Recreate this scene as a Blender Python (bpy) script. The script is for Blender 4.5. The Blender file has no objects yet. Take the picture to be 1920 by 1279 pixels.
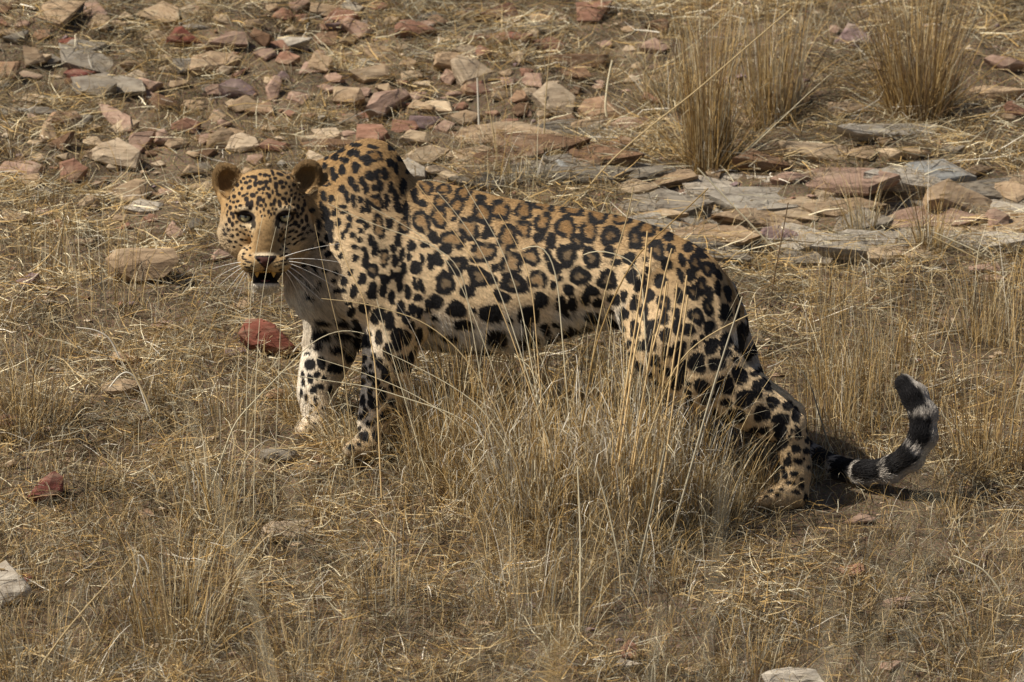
import bpy, bmesh, math, random
import numpy as np
from mathutils import Vector, Matrix

# ------------------------------------------------------------------ camera, sky, sun, exposure
SC = bpy.context.scene
PITCH = math.radians(8.0)          # the camera looks a little downhill from across the track
DIST = 15.0                        # metres from the lens to the leopard
S = 0.00114                        # metres per photo pixel at the leopard
CEN = Vector((0.0, 0.0, 0.30))     # point of the hillside scene that the lens is aimed at
RX = Vector((1, 0, 0))
FW = Vector((0, math.cos(PITCH), -math.sin(PITCH)))
UP = Vector((0, math.sin(PITCH), math.cos(PITCH)))
CAMPOS = CEN - FW * DIST
cam_d = bpy.data.cameras.new('camera')
cam = bpy.data.objects.new('camera', cam_d)
SC.collection.objects.link(cam)
cam.matrix_world = Matrix(((RX.x, UP.x, -FW.x, CAMPOS.x), (RX.y, UP.y, -FW.y, CAMPOS.y),
                           (RX.z, UP.z, -FW.z, CAMPOS.z), (0, 0, 0, 1)))
cam_d.sensor_width = 36.0
cam_d.lens = 36.0 * DIST / (1920 * S)
cam_d.clip_start = 0.1
cam_d.clip_end = 3000.0
cam_d.dof.use_dof = True
cam_d.dof.focus_distance = DIST - 0.12
cam_d.dof.aperture_fstop = cam_d.lens / 30.0      # an opening of 30 mm
SC.camera = cam

SUN_EL, SUN_AZ = math.radians(51.0), math.radians(-109.0)   # azimuth from +Y (uphill) clockwise; negative = left
SUN_DIR = Vector((math.sin(SUN_AZ) * math.cos(SUN_EL), math.cos(SUN_AZ) * math.cos(SUN_EL), math.sin(SUN_EL)))
W = bpy.data.worlds.new('World')
SC.world = W
W.use_nodes = True
wn = W.node_tree
wn.nodes.clear()
sky = wn.nodes.new('ShaderNodeTexSky')
sky.sky_type = 'NISHITA'
sky.sun_disc = False
sky.sun_elevation = SUN_EL
sky.sun_rotation = SUN_AZ
sky.dust_density = 2.0
bgn = wn.nodes.new('ShaderNodeBackground')
bgn.inputs['Strength'].default_value = 0.058
won = wn.nodes.new('ShaderNodeOutputWorld')
wn.links.new(sky.outputs[0], bgn.inputs[0])
wn.links.new(bgn.outputs[0], won.inputs[0])
sun_d = bpy.data.lights.new('sun', 'SUN')
sun_d.energy = 5.0
sun_d.angle = math.radians(0.9)
sun_d.color = (1.0, 0.92, 0.79)
sun = bpy.data.objects.new('sun', sun_d)
SC.collection.objects.link(sun)
sun.rotation_euler = (-SUN_DIR).to_track_quat('-Z', 'Y').to_euler()
SC.view_settings.view_transform = 'Standard'
SC.view_settings.look = 'None'
SC.view_settings.exposure = 0.26
SC.view_settings.gamma = 1.0
SC.cycles.max_bounces = 6
SC.cycles.diffuse_bounces = 3
SC.cycles.transparent_max_bounces = 8

# ------------------------------------------------------------------ helpers
random.seed(5)
RNG = np.random.default_rng(11)
LOC2W = np.array([[RX.x, FW.x, UP.x], [RX.y, FW.y, UP.y], [RX.z, FW.z, UP.z]])
CENA = np.array(CEN)


def loc(px, py, dep=0.0):
    """A photo pixel at a depth (metres beyond the leopard's plane) as a point of the camera-aligned local frame."""
    k = S * (1 + dep / DIST)
    return np.array([(px - 960.0) * k, dep, (639.5 - py) * k])


def to_world(p):
    return np.asarray(p) @ LOC2W.T + CENA


def to_local(p):
    return (np.asarray(p) - CENA) @ LOC2W


def to_px(pl):
    k = S * (1 + pl[:, 1] / DIST)
    return 960.0 + pl[:, 0] / k, 639.5 - pl[:, 2] / k


def _hash(ix, iy, iz, seed):
    h = (ix.astype(np.int64) * 374761393 + iy.astype(np.int64) * 668265263 + iz.astype(np.int64) * 2147483647 + seed * 1274126177) & 0x7fffffff
    h = ((h ^ (h >> 13)) * 1274126177) & 0x7fffffff
    h = (h ^ (h >> 16)) & 0xffff
    return h.astype(np.float64) / 65535.0


def vnoise(p, scale, seed=0):
    """3-D value noise in 0..1 at points p (n,3)."""
    q = np.asarray(p, dtype=np.float64) / scale
    i = np.floor(q).astype(np.int64)
    f = q - i
    f = f * f * (3 - 2 * f)
    out = 0
    for dx in (0, 1):
        wx = f[:, 0] if dx else 1 - f[:, 0]
        for dy in (0, 1):
            wy = f[:, 1] if dy else 1 - f[:, 1]
            for dz in (0, 1):
                wz = f[:, 2] if dz else 1 - f[:, 2]
                out = out + wx * wy * wz * _hash(i[:, 0] + dx, i[:, 1] + dy, i[:, 2] + dz, seed)
    return out


def fbm(p, scale, octaves=4, seed=0):
    a, t, s = 1.0, 0.0, 0.0
    for o in range(octaves):
        t = t + a * vnoise(p, scale / 2 ** o, seed + o * 17)
        s += a
        a *= 0.5
    return t / s


def sstep(a, b, x):
    t = np.clip((x - a) / (b - a), 0, 1)
    return t * t * (3 - 2 * t)


def mixc(a, b, t):
    t = np.asarray(t)[:, None]
    return a * (1 - t) + np.asarray(b) * t


def link(o, parent=None):
    SC.collection.objects.link(o)
    if parent is not None:
        o.parent = parent
    return o


def tag(o, label=None, cat=None, group=None, kind=None):
    for k, v in (('label', label), ('category', cat), ('group', group), ('kind', kind)):
        if v:
            o[k] = v
    return o


def mesh_np(name, verts, faces, mat=None, cols=None, smooth=True, parent=None, colname='Col'):
    """faces: (n,3) or (n,4) int array. cols: (nverts,3) linear colours."""
    me = bpy.data.meshes.new(name)
    verts = np.asarray(verts, dtype=np.float32)
    faces = np.asarray(faces, dtype=np.int32)
    nf, k = faces.shape
    me.vertices.add(len(verts))
    me.vertices.foreach_set('co', verts.ravel())
    me.loops.add(nf * k)
    me.loops.foreach_set('vertex_index', faces.ravel())
    me.polygons.add(nf)
    me.polygons.foreach_set('loop_start', np.arange(0, nf * k, k, dtype=np.int32))
    me.polygons.foreach_set('use_smooth', np.full(nf, smooth))
    if cols is not None:
        at = me.color_attributes.new(colname, 'FLOAT_COLOR', 'POINT')
        c4 = np.ones((len(verts), 4), dtype=np.float32)
        c4[:, :3] = cols
        at.data.foreach_set('color', c4.ravel())
    me.update(calc_edges=True)
    if mat is not None:
        me.materials.append(mat)
    o = bpy.data.objects.new(name, me)
    return link(o, parent)


def new_mat(name):
    m = bpy.data.materials.new(name)
    m.use_nodes = True
    nt = m.node_tree
    b = nt.nodes.get('Principled BSDF')
    b.inputs['Specular IOR Level'].default_value = 0.3
    return m, nt, b


def col_mat(name, rough=0.8, spec=0.2, translucent=0.0, attr='Col', coat=0.0):
    """Material that takes its own colour from a colour attribute of the mesh."""
    m, nt, b = new_mat(name)
    a = nt.nodes.new('ShaderNodeAttribute')
    a.attribute_name = attr
    nt.links.new(a.outputs['Color'], b.inputs['Base Color'])
    b.inputs['Roughness'].default_value = rough
    b.inputs['Specular IOR Level'].default_value = spec
    b.inputs['Coat Weight'].default_value = coat
    if translucent:
        t = nt.nodes.new('ShaderNodeBsdfTranslucent')
        nt.links.new(a.outputs['Color'], t.inputs['Color'])
        mx = nt.nodes.new('ShaderNodeMixShader')
        mx.inputs[0].default_value = translucent
        out = nt.nodes.get('Material Output')
        nt.links.new(b.outputs[0], mx.inputs[1])
        nt.links.new(t.outputs[0], mx.inputs[2])
        nt.links.new(mx.outputs[0], out.inputs[0])
    return m


def plain_mat(name, rgb, rough=0.6, spec=0.3, coat=0.0):
    m, nt, b = new_mat(name)
    b.inputs['Base Color'].default_value = (*rgb, 1)
    b.inputs['Roughness'].default_value = rough
    b.inputs['Specular IOR Level'].default_value = spec
    b.inputs['Coat Weight'].default_value = coat
    return m


# ------------------------------------------------------------------ the lie of the land
SLOPE = math.tan(math.radians(16.0))
TILT = -0.04
_a = to_world(loc(700, 848, -0.06))
Z0 = _a[2] - SLOPE * _a[1] - TILT * _a[0]


def ground_base(x, y):
    """Height of the hillside: a bank of 16 degrees that runs out on level ground towards the track."""
    yy = np.asarray(y, dtype=np.float64)
    yb = -2.3
    soft = 0.5
    up = soft * np.logaddexp(0, (yy - yb) / soft) + yb            # smooth max(y, yb)
    far = 40.0
    up = far - 4 * np.logaddexp(0, (far - up) / 4)              # the hill eases off far away
    xx = 6 * np.tanh(np.asarray(x) / 6)
    return Z0 + SLOPE * up + TILT * xx


Z0 += _a[2] - float(ground_base(_a[0], _a[1]))


def ground_noise(x, y):
    p = np.stack([np.ravel(x), np.ravel(y), np.zeros(np.size(x))], 1)
    n = (fbm(p, 0.9, 2, 3) - .5) * 0.10 + (fbm(p, 0.22, 3, 7) - .5) * (0.05 + .055 * sstep(.3, .9, p[:, 1])) + (vnoise(p, 0.03, 9) - .5) * 0.008
    n = n + (fbm(p, 9.0, 3, 31) - .5) * 1.2 * sstep(4, 14, np.abs(p[:, 1]) + np.abs(p[:, 0]) * .8)
    # trodden flat where the leopard stands
    for (ax, ay, ad, r) in ((680, 850, -.07, .20), (610, 805, .06, .16), (1470, 940, -.2, .22), (1640, 915, -.1, .2)):
        c = to_world(loc(ax, ay, ad))
        w = np.exp(-(((p[:, 0] - c[0]) ** 2 + (p[:, 1] - c[1]) ** 2) / r ** 2))
        n = n * (1 - w) - 0.006 * w
    return n.reshape(np.shape(x))


def ground_z(x, y):
    return ground_base(x, y) + ground_noise(x, y)


def ray_ground(px, py):
    """Where the sight line through a photo pixel meets the ground (world)."""
    d = np.array(FW) + np.array(RX) * ((px - 960.0) * S / DIST) + np.array(UP) * ((639.5 - py) * S / DIST)
    o = np.array(CAMPOS)
    t0, t1 = 9.0, 40.0
    ts = np.linspace(t0, t1, 1600)
    P = o + ts[:, None] * d
    h = P[:, 2] - ground_z(P[:, 0], P[:, 1])
    i = int(np.argmax(h < 0))
    if i > 0:
        a, b = h[i - 1], h[i]
        t = ts[i - 1] + (ts[i] - ts[i - 1]) * a / (a - b)
        return o + t * d
    return P[-1]
# ------------------------------------------------------------------ the hillside as one sheet, fine where the camera looks, out to the horizon
def grow(a, step, lim, f=1.28):
    out = []
    while abs(a) < lim:
        step *= f
        a += step
        out.append(a)
    return out


gxs = np.arange(-1.9, 1.9, .022)
gxs = np.concatenate([np.array(grow(-1.9, -.022, 900))[::-1], gxs, np.array(grow(gxs[-1], .022, 900))])
gys = np.arange(-2.2, 3.6, .022)
gys = np.concatenate([np.array(grow(-2.2, -.022, 900))[::-1], gys, np.array(grow(gys[-1], .022, 900))])
X, Y = np.meshgrid(gxs, gys, indexing='ij')
Z = ground_z(X, Y)
nyy = len(gys)
ii = np.arange(len(gxs) - 1)[:, None] * nyy + np.arange(nyy - 1)[None, :]
GF = np.stack([ii, ii + nyy, ii + nyy + 1, ii + 1], -1).reshape(-1, 4)

M_SOIL, nt, bs = new_mat('dry_soil')
tc = nt.nodes.new('ShaderNodeTexCoord')
n1 = nt.nodes.new('ShaderNodeTexNoise')
n1.inputs['Scale'].default_value = 9.0
n1.inputs['Detail'].default_value = 8.0
n1.inputs['Roughness'].default_value = .7
nt.links.new(tc.outputs['Object'], n1.inputs['Vector'])
r1_ = nt.nodes.new('ShaderNodeValToRGB')
cr = r1_.color_ramp
cr.elements[0].position, cr.elements[0].color = .30, (.06, .044, .03, 1)
cr.elements[1].position, cr.elements[1].color = .72, (.32, .235, .15, 1)
e = cr.elements.new(.5)
e.color = (.18, .132, .085, 1)
nt.links.new(n1.outputs['Fac'], r1_.inputs[0])
n2 = nt.nodes.new('ShaderNodeTexNoise')
n2.inputs['Scale'].default_value = 160.0
n2.inputs['Detail'].default_value = 4.0
nt.links.new(tc.outputs['Object'], n2.inputs['Vector'])
mx = nt.nodes.new('ShaderNodeMix')
mx.data_type = 'RGBA'
mx.blend_type = 'MULTIPLY'
mx.inputs[0].default_value = .6
nt.links.new(r1_.outputs[0], mx.inputs[6])
nt.links.new(n2.outputs['Color'], mx.inputs[7])
nt.links.new(mx.outputs[2], bs.inputs['Base Color'])
bs.inputs['Roughness'].default_value = .95
bs.inputs['Specular IOR Level'].default_value = .1
bp = nt.nodes.new('ShaderNodeBump')
bp.inputs['Strength'].default_value = .7
bp.inputs['Distance'].default_value = .01
nt.links.new(n2.outputs['Fac'], bp.inputs['Height'])
nt.links.new(bp.outputs[0], bs.inputs['Normal'])
gob = mesh_np('ground', np.stack([X.ravel(), Y.ravel(), Z.ravel()], 1), GF, M_SOIL)
tag(gob, kind='structure')
# ------------------------------------------------------------------ stones
M_STONE, nt, bs = new_mat('sandstone')
oi = nt.nodes.new('ShaderNodeObjectInfo')
tc = nt.nodes.new('ShaderNodeTexCoord')
mp = nt.nodes.new('ShaderNodeMapping')
mp.inputs['Scale'].default_value = (1, 1, 4.5)
nt.links.new(tc.outputs['Object'], mp.inputs[0])
ad = nt.nodes.new('ShaderNodeVectorMath')
ad.operation = 'ADD'
nt.links.new(mp.outputs[0], ad.inputs[0])
nt.links.new(oi.outputs['Location'], ad.inputs[1])
n1 = nt.nodes.new('ShaderNodeTexNoise')
n1.inputs['Scale'].default_value = 24
n1.inputs['Detail'].default_value = 9
n1.inputs['Roughness'].default_value = .68
nt.links.new(ad.outputs[0], n1.inputs['Vector'])
rp = nt.nodes.new('ShaderNodeValToRGB')
rp.color_ramp.elements[0].position, rp.color_ramp.elements[0].color = .30, (.52, .47, .43, 1)
rp.color_ramp.elements[1].position, rp.color_ramp.elements[1].color = .70, (1.22, 1.22, 1.2, 1)
nt.links.new(n1.outputs['Fac'], rp.inputs[0])
m1 = nt.nodes.new('ShaderNodeMix')
m1.data_type, m1.blend_type = 'RGBA', 'MULTIPLY'
m1.inputs[0].default_value = 1
nt.links.new(oi.outputs['Color'], m1.inputs[6])
nt.links.new(rp.outputs[0], m1.inputs[7])
n3 = nt.nodes.new('ShaderNodeTexNoise')          # lichen and dust patches
n3.inputs['Scale'].default_value = 11
n3.inputs['Detail'].default_value = 6
nt.links.new(ad.outputs[0], n3.inputs['Vector'])
r3 = nt.nodes.new('ShaderNodeValToRGB')
r3.color_ramp.elements[0].position, r3.color_ramp.elements[1].position = .52, .70
nt.links.new(n3.outputs['Fac'], r3.inputs[0])
mf = nt.nodes.new('ShaderNodeMath')
mf.operation = 'MULTIPLY'
mf.inputs[1].default_value = .45
nt.links.new(r3.outputs[0], mf.inputs[0])
m2 = nt.nodes.new('ShaderNodeMix')
m2.data_type = 'RGBA'
nt.links.new(mf.outputs[0], m2.inputs[0])
nt.links.new(m1.outputs[2], m2.inputs[6])
m2.inputs[7].default_value = (.36, .29, .20, 1)
nt.links.new(m2.outputs[2], bs.inputs['Base Color'])
bs.inputs['Roughness'].default_value = .88
bs.inputs['Specular IOR Level'].default_value = .2
bp = nt.nodes.new('ShaderNodeBump')
bp.inputs['Strength'].default_value = .55
bp.inputs['Distance'].default_value = .008
nt.links.new(n1.outputs['Fac'], bp.inputs['Height'])
nt.links.new(bp.outputs[0], bs.inputs['Normal'])

SCOL = dict(red=(.225, .080, .056), rust=(.265, .145, .100), pink=(.345, .235, .18), tan=(.37, .27, .175), buff=(.44, .34, .23), grey=(.225, .20, .165),
            blue=(.27, .275, .27), purple=(.23, .165, .16), cream=(.45, .36, .26), brown=(.19, .115, .07), dark=(.10, .09, .078), maroon=(.15, .05, .04),
            pale=(.42, .38, .32), orange=(.34, .22, .14))
GN = np.array([0, -math.sin(math.atan(SLOPE)), math.cos(math.atan(SLOPE))])
CAMA = np.array(CAMPOS)


def px_dir(px, py):
    return np.array(FW) + np.array(RX) * ((px - 960.0) * S / DIST) + np.array(UP) * ((639.5 - py) * S / DIST)


def rock_mesh(poly, lean, thick, rng, base=None, rough=1.0, grow_by=1.18):
    """A broken stone whose top face has the given outline (photo pixels), lying at lean 0 flat on the slope .. 1 square to the sight line."""
    poly = np.array(poly, dtype=float)
    poly = poly.mean(0) + (poly - poly.mean(0)) * grow_by
    cx, cy = poly.mean(0)
    hpx = np.ptp(poly[:, 1])
    wpx = np.ptp(poly[:, 0])
    low = poly[:, 1].max()
    g = ray_ground(cx, low - hpx * .18) if base is None else base
    nrm = GN * (1 - lean) + np.array(-FW) * lean
    side = rng.normal(0, .20)
    nrm = nrm + np.array([side, 0, 0])
    nrm /= np.linalg.norm(nrm)
    th = thick * S * math.sqrt(hpx * wpx)
    # plane of the top face, resting so that its near edge stands clear of the ground
    P0 = g + GN * th * .58
    dn = px_dir(cx, low - hpx * .18)
    P0 = CAMA + dn * (((P0 - CAMA) @ nrm) / (dn @ nrm))
    top = []
    q = poly.copy()
    q[:, 1] = poly[:, 1].min() + (poly[:, 1] - poly[:, 1].min()) * .82
    for (x, y) in q:
        d = px_dir(x, y)
        top.append(CAMA + d * (((P0 - CAMA) @ nrm) / (d @ nrm)))
    top = np.array(top)
    c = top.mean(0)
    jit = th * .16
    pts = [p + rng.normal(0, jit, 3) * .5 for p in top]
    for p in top:                                     # a weathered crown, the broken sides, the buried foot
        pts.append(c + (p - c) * rng.uniform(.55, .86) + nrm * th * rng.uniform(.05, .28))
        pts.append(c + (p - c) * rng.uniform(.92, 1.0) - nrm * th * rng.uniform(.35, .6))
        pts.append(c + (p - c) * rng.uniform(.72, .95) - nrm * th * rng.uniform(.8, 1.2))
    bm = bmesh.new()
    for p in pts:
        bm.verts.new(p - c)
    r = bmesh.ops.convex_hull(bm, input=bm.verts)
    junk = [v for v in bm.verts if not v.link_faces]
    bmesh.ops.delete(bm, geom=junk, context='VERTS')
    bmesh.ops.dissolve_limit(bm, angle_limit=math.radians(9), verts=bm.verts, edges=bm.edges)
    bmesh.ops.triangulate(bm, faces=bm.faces)
    bmesh.ops.subdivide_edges(bm, edges=bm.edges, cuts=2, use_grid_fill=True)
    bmesh.ops.triangulate(bm, faces=bm.faces)
    bm.normal_update()
    co = np.array([v.co for v in bm.verts])
    no = np.array([v.normal for v in bm.verts])
    o3 = co + rng.uniform(0, 50, 3)
    dsp = (fbm(o3, max(th, .01) * 1.1, 3, 3) - .5) * th * .22 * rough
    co = co + no * dsp[:, None] + (np.stack([vnoise(o3 + k * 9.1, th * .5, 8) for k in range(3)], 1) - .5) * th * .10 * rough
    for v, p in zip(bm.verts, co):
        v.co = p
    me = bpy.data.meshes.new('stone')
    bm.to_mesh(me)
    bm.free()
    me.polygons.foreach_set('use_smooth', np.zeros(len(me.polygons), dtype=bool))
    me.materials.append(M_STONE)
    return me, c


def blob_poly(px, py, w, h, rng, n=None):
    n = n or int(rng.integers(5, 9))
    a = np.sort(rng.uniform(0, 2 * math.pi, n) * .35 + np.arange(n) * 2 * math.pi / n * .95)
    r = rng.uniform(.82, 1.12, n)
    p = np.stack([np.cos(a) * r, np.sin(a) * r], 1)
    p = (p - p.min(0)) / np.ptp(p, axis=0) - .5
    return np.stack([px + p[:, 0] * w, py + p[:, 1] * h], 1)


STONE_N = [0]
ROCKV, ROCKF, ROCKN = [], [], [0]


def remember(me, off):
    co = np.zeros(len(me.vertices) * 3)
    me.vertices.foreach_get('co', co)
    ROCKV.append(co.reshape(-1, 3) + np.asarray(off))
    ROCKF.extend([[ROCKN[0] + i for i in p.vertices] for p in me.polygons])
    ROCKN[0] += len(me.vertices)



def stone(px, py, w, h, col, label, poly=None, lean=None, thick=None, name='stone'):
    STONE_N[0] += 1
    rng = np.random.default_rng(100 + STONE_N[0])
    if poly is None:
        poly = blob_poly(px, py, w, h, rng)
    asp = h / w
    lean = lean if lean is not None else float(np.clip(.12 + asp * .55 + rng.normal(0, .15), .05, .8))
    thick = thick if thick is not None else float(np.clip(rng.normal(.48, .12), .24, .7))
    me, c = rock_mesh(poly, lean, thick, rng)
    me.name = name
    o = bpy.data.objects.new(name, me)
    link(o)
    o.location = c
    remember(me, c)
    k = np.array(SCOL[col]) * rng.uniform(.86, 1.12)
    o.color = (*k, 1)
    tag(o, label, 'stone', 'broken sandstone lying about the slope')
    return o


def stones(x0, y0, sc, rows):
    for r in rows:
        u, v, w, h, col, lab = r[:6]
        kw = dict(r[6]) if len(r) > 6 else {}
        if 'poly' in kw:
            kw['poly'] = [(x0 + a / sc, y0 + b / sc) for a, b in kw['poly']]
        stone(x0 + u / sc, y0 + v / sc, w / sc, h / sc, col, lab, **kw)


stones(0, 0, 2.743, [
    (345, 50, 150, 95, 'dark', 'dark grey block at the top left touching a pink slab', {'lean': .6}),
    (470, 52, 140, 110, 'pink', 'pink slab at the top left beside the dark grey block', {'lean': .3}),
    (600, 121, 170, 24, 'buff', 'thin flat buff flake below the top left pink slab'),
    (985, 62, 90, 52, 'rust', 'small rust coloured stone near the top edge above the red wedge'),
    (1050, 10, 80, 26, 'cream', 'pale flake cut by the top edge of the picture'),
    (1455, 76, 100, 66, 'rust', 'rounded reddish stone near the top edge left of the red brown block'),
    (1750, 82, 170, 76, 'rust', 'red brown block resting on a flat grey purple slab near the top', {'poly': [(1660, 95), (1690, 80), (1740, 50), (1800, 55), (1830, 90), (1790, 118), (1680, 120)], 'lean': .5}),
    (1790, 132, 190, 44, 'purple', 'flat grey purple slab under the red brown block near the top'),
    (945, 195, 160, 95, 'red', 'bright brick red wedge standing above the dry litter in the upper left', {'poly': [(868, 215), (905, 150), (940, 145), (1000, 195), (1032, 236), (950, 245), (870, 235)], 'lean': .6}),
    (350, 212, 92, 30, 'red', 'thin red stone in shade above the large grey slab'),
    (1015, 136, 130, 24, 'pale', 'narrow pale flat stone just above the bright red wedge'),
    (1495, 217, 172, 52, 'pale', 'flat pale grey slab among straw in the upper middle left'),
    (1345, 202, 96, 92, 'brown', 'rusty brown stone left of the flat pale grey slab', {'lean': .6}),
    (175, 300, 92, 104, 'tan', 'tan upright block at the left end of the large grey slab', {'lean': .55}),
    (480, 315, 280, 145, 'grey', 'large flat grey slab sloping down to the right in the upper left', {'poly': [(335, 240), (440, 248), (600, 335), (622, 382), (520, 392), (345, 332)], 'lean': .15, 'thick': .2}),
    (268, 308, 100, 62, 'grey', 'grey slab between the tan upright block and the large grey slab'),
    (1115, 315, 232, 96, 'tan', 'broad tan boulder with a low ridge in the upper left', {'poly': [(1000, 370), (1010, 305), (1080, 275), (1180, 285), (1232, 305), (1190, 345), (1100, 368)], 'lean': .35}),
    (1180, 277, 82, 36, 'rust', 'small reddish stone tucked behind the broad tan boulder'),
    (1475, 302, 112, 74, 'rust', 'pinkish red wedge below the flat pale grey slab', {'lean': .45}),
    (1365, 282, 110, 56, 'pink', 'dull pink stone left of the pinkish red wedge'),
    (1650, 330, 100, 110, 'tan', 'tall tan stone half buried in straw right of the pinkish red wedge'),
    (1795, 283, 62, 26, 'pink', 'little flat pink stone right of the tall tan stone'),
    (412, 380, 132, 54, 'maroon', 'dark maroon stone at the foot of the large grey slab'),
    (380, 427, 84, 48, 'brown', 'brown red stone between the maroon stone and a grey lump'),
    (425, 460, 112, 88, 'grey', 'grey lump left of the smaller grey tan slab', {'lean': .5}),
    (160, 386, 110, 40, 'pink', 'low pinkish stone at the left below the tan upright block'),
    (642, 440, 190, 100, 'grey', 'smaller grey tan slab crossed by a pale twig', {'poly': [(550, 402), (620, 392), (715, 420), (732, 480), (600, 487), (560, 442)], 'lean': .3}),
    (705, 388, 115, 48, 'cream', 'cream block lying on top of the smaller grey tan slab', {'lean': .5}),
    (768, 435, 74, 52, 'orange', 'orange red stone right of the cream block', {'lean': .5}),
    (770, 500, 92, 64, 'pink', 'pale pink stone below the orange red stone'),
    (1235, 456, 182, 88, 'purple', 'grey purple slab with pale edges right of centre in the upper left', {'poly': [(1145, 455), (1190, 412), (1240, 420), (1325, 480), (1270, 498), (1180, 485)], 'lean': .3}),
    (1105, 467, 92, 62, 'pink', 'pinkish tan stone left of the grey purple slab'),
    (1532, 512, 104, 78, 'pink', 'pink stone under dry stems above the leopard\'s head', {'lean': .5}),
    (1410, 460, 72, 132, 'pink', 'leaning pink slab left of the purple stone', {'lean': .5}),
    (1472, 402, 92, 62, 'purple', 'dull purple stone behind the leaning pink slab'),
    (1790, 492, 142, 92, 'tan', 'tan boulder with a dark hollow beneath it above the shoulder', {'lean': .5, 'thick': .6}),
    (1715, 402, 82, 48, 'pink', 'small pink stone above the tan boulder with the hollow'),
    (60, 576, 142, 46, 'grey', 'grey slab cut by the left edge of the picture'),
    (218, 576, 152, 40, 'grey', 'low grey slab next to the one at the left edge'),
    (402, 626, 132, 68, 'grey', 'blue grey stone left of the leaning rosy slab'),
    (300, 640, 72, 52, 'cream', 'small cream stone above the shadowed gap at the left'),
    (592, 618, 160, 140, 'pink', 'leaning rosy slab above the big two faced rock', {'poly': [(520, 548), (562, 548), (652, 610), (668, 690), (602, 690), (545, 612)], 'lean': .4}),
    (1248, 546, 134, 82, 'tan', 'tan grey block with a shaded right side above the ears', {'lean': .6}),
    (1160, 636, 72, 42, 'pink', 'small pink pebble stone between two tan blocks'),
    (250, 692, 84, 112, 'tan', 'tan block standing beside the dark gap at the left', {'lean': .7, 'thick': .6}),
    (590, 785, 262, 170, 'cream', 'big two faced rock with a pale left face and a hollow beneath', {'poly': [(450, 812), (530, 738), (612, 712), (702, 800), (690, 872), (640, 832), (570, 826), (510, 850)], 'lean': .55, 'thick': .5}),
    (735, 730, 132, 104, 'pink', 'dull pink stone right of the big two faced rock', {'lean': .4}),
    (856, 715, 84, 80, 'pink', 'square pink block left of the tan grey blocks', {'lean': .6}),
    (1140, 725, 142, 112, 'tan', 'tan block with a pointed top left of the white streaked rock', {'poly': [(1075, 770), (1085, 715), (1140, 665), (1188, 690), (1175, 775), (1120, 790)], 'lean': .7, 'thick': .5}),
    (1058, 722, 72, 60, 'pink', 'pink stone leaning on the pointed tan block'),
    (1250, 742, 152, 106, 'cream', 'white streaked pink rock directly behind the left ear', {'poly': [(1172, 790), (1205, 715), (1245, 685), (1300, 720), (1322, 765), (1240, 800)], 'lean': .6, 'thick': .5}),
    (110, 872, 202, 90, 'pink', 'wide tan pink slab near the left edge', {'lean': .4}),
    (145, 938, 122, 74, 'tan', 'tan stone below the wide tan pink slab'),
    (372, 892, 122, 112, 'rust', 'reddish stone left of and below the big two faced rock', {'lean': .5}),
    (470, 942, 84, 54, 'pink', 'small pink stone right of the reddish stone'),
    (740, 1066, 192, 66, 'pale', 'pale lens shaped slab in straw left of the head', {'lean': .25}),
    (902, 1188, 92, 94, 'pink', 'upright pink slab in straw left of the leopard\'s cheek', {'lean': .5}),
    (1070, 790, 92, 62, 'brown', 'shaded brown stone below the pointed tan block'),
    (1690, 752, 265, 62, 'brown', 'long red brown slab behind the shoulder hump'),
    (1650, 712, 205, 30, 'buff', 'thin buff slab lying above the long red brown slab'),
    (1620, 606, 92, 30, 'pale', 'pale flake above the thin buff slab'),
    (962, 655, 84, 30, 'buff', 'buff flake left of the small pink pebble stone'),
    (690, 262, 80, 30, 'buff', 'buff flake right of the large grey slab'),
    (85, 190, 110, 60, 'grey', 'grey stone near the left edge above the tan upright block'),
    (860, 300, 90, 34, 'tan', 'low tan stone below the bright red wedge'),
    (1000, 880, 120, 50, 'tan', 'tan stone in straw left of the leopard\'s left ear'),
    (850, 990, 70, 40, 'pink', 'pink chip in straw above the pale lens shaped slab'),
    (640, 150, 100, 26, 'grey', 'grey flake below the thin flat buff flake'),
    (1300, 120, 80, 40, 'tan', 'tan stone left of the rounded reddish stone'),
    (1120, 210, 90, 36, 'buff', 'buff stone between the red wedge and the rusty brown stone'),
])
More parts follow.
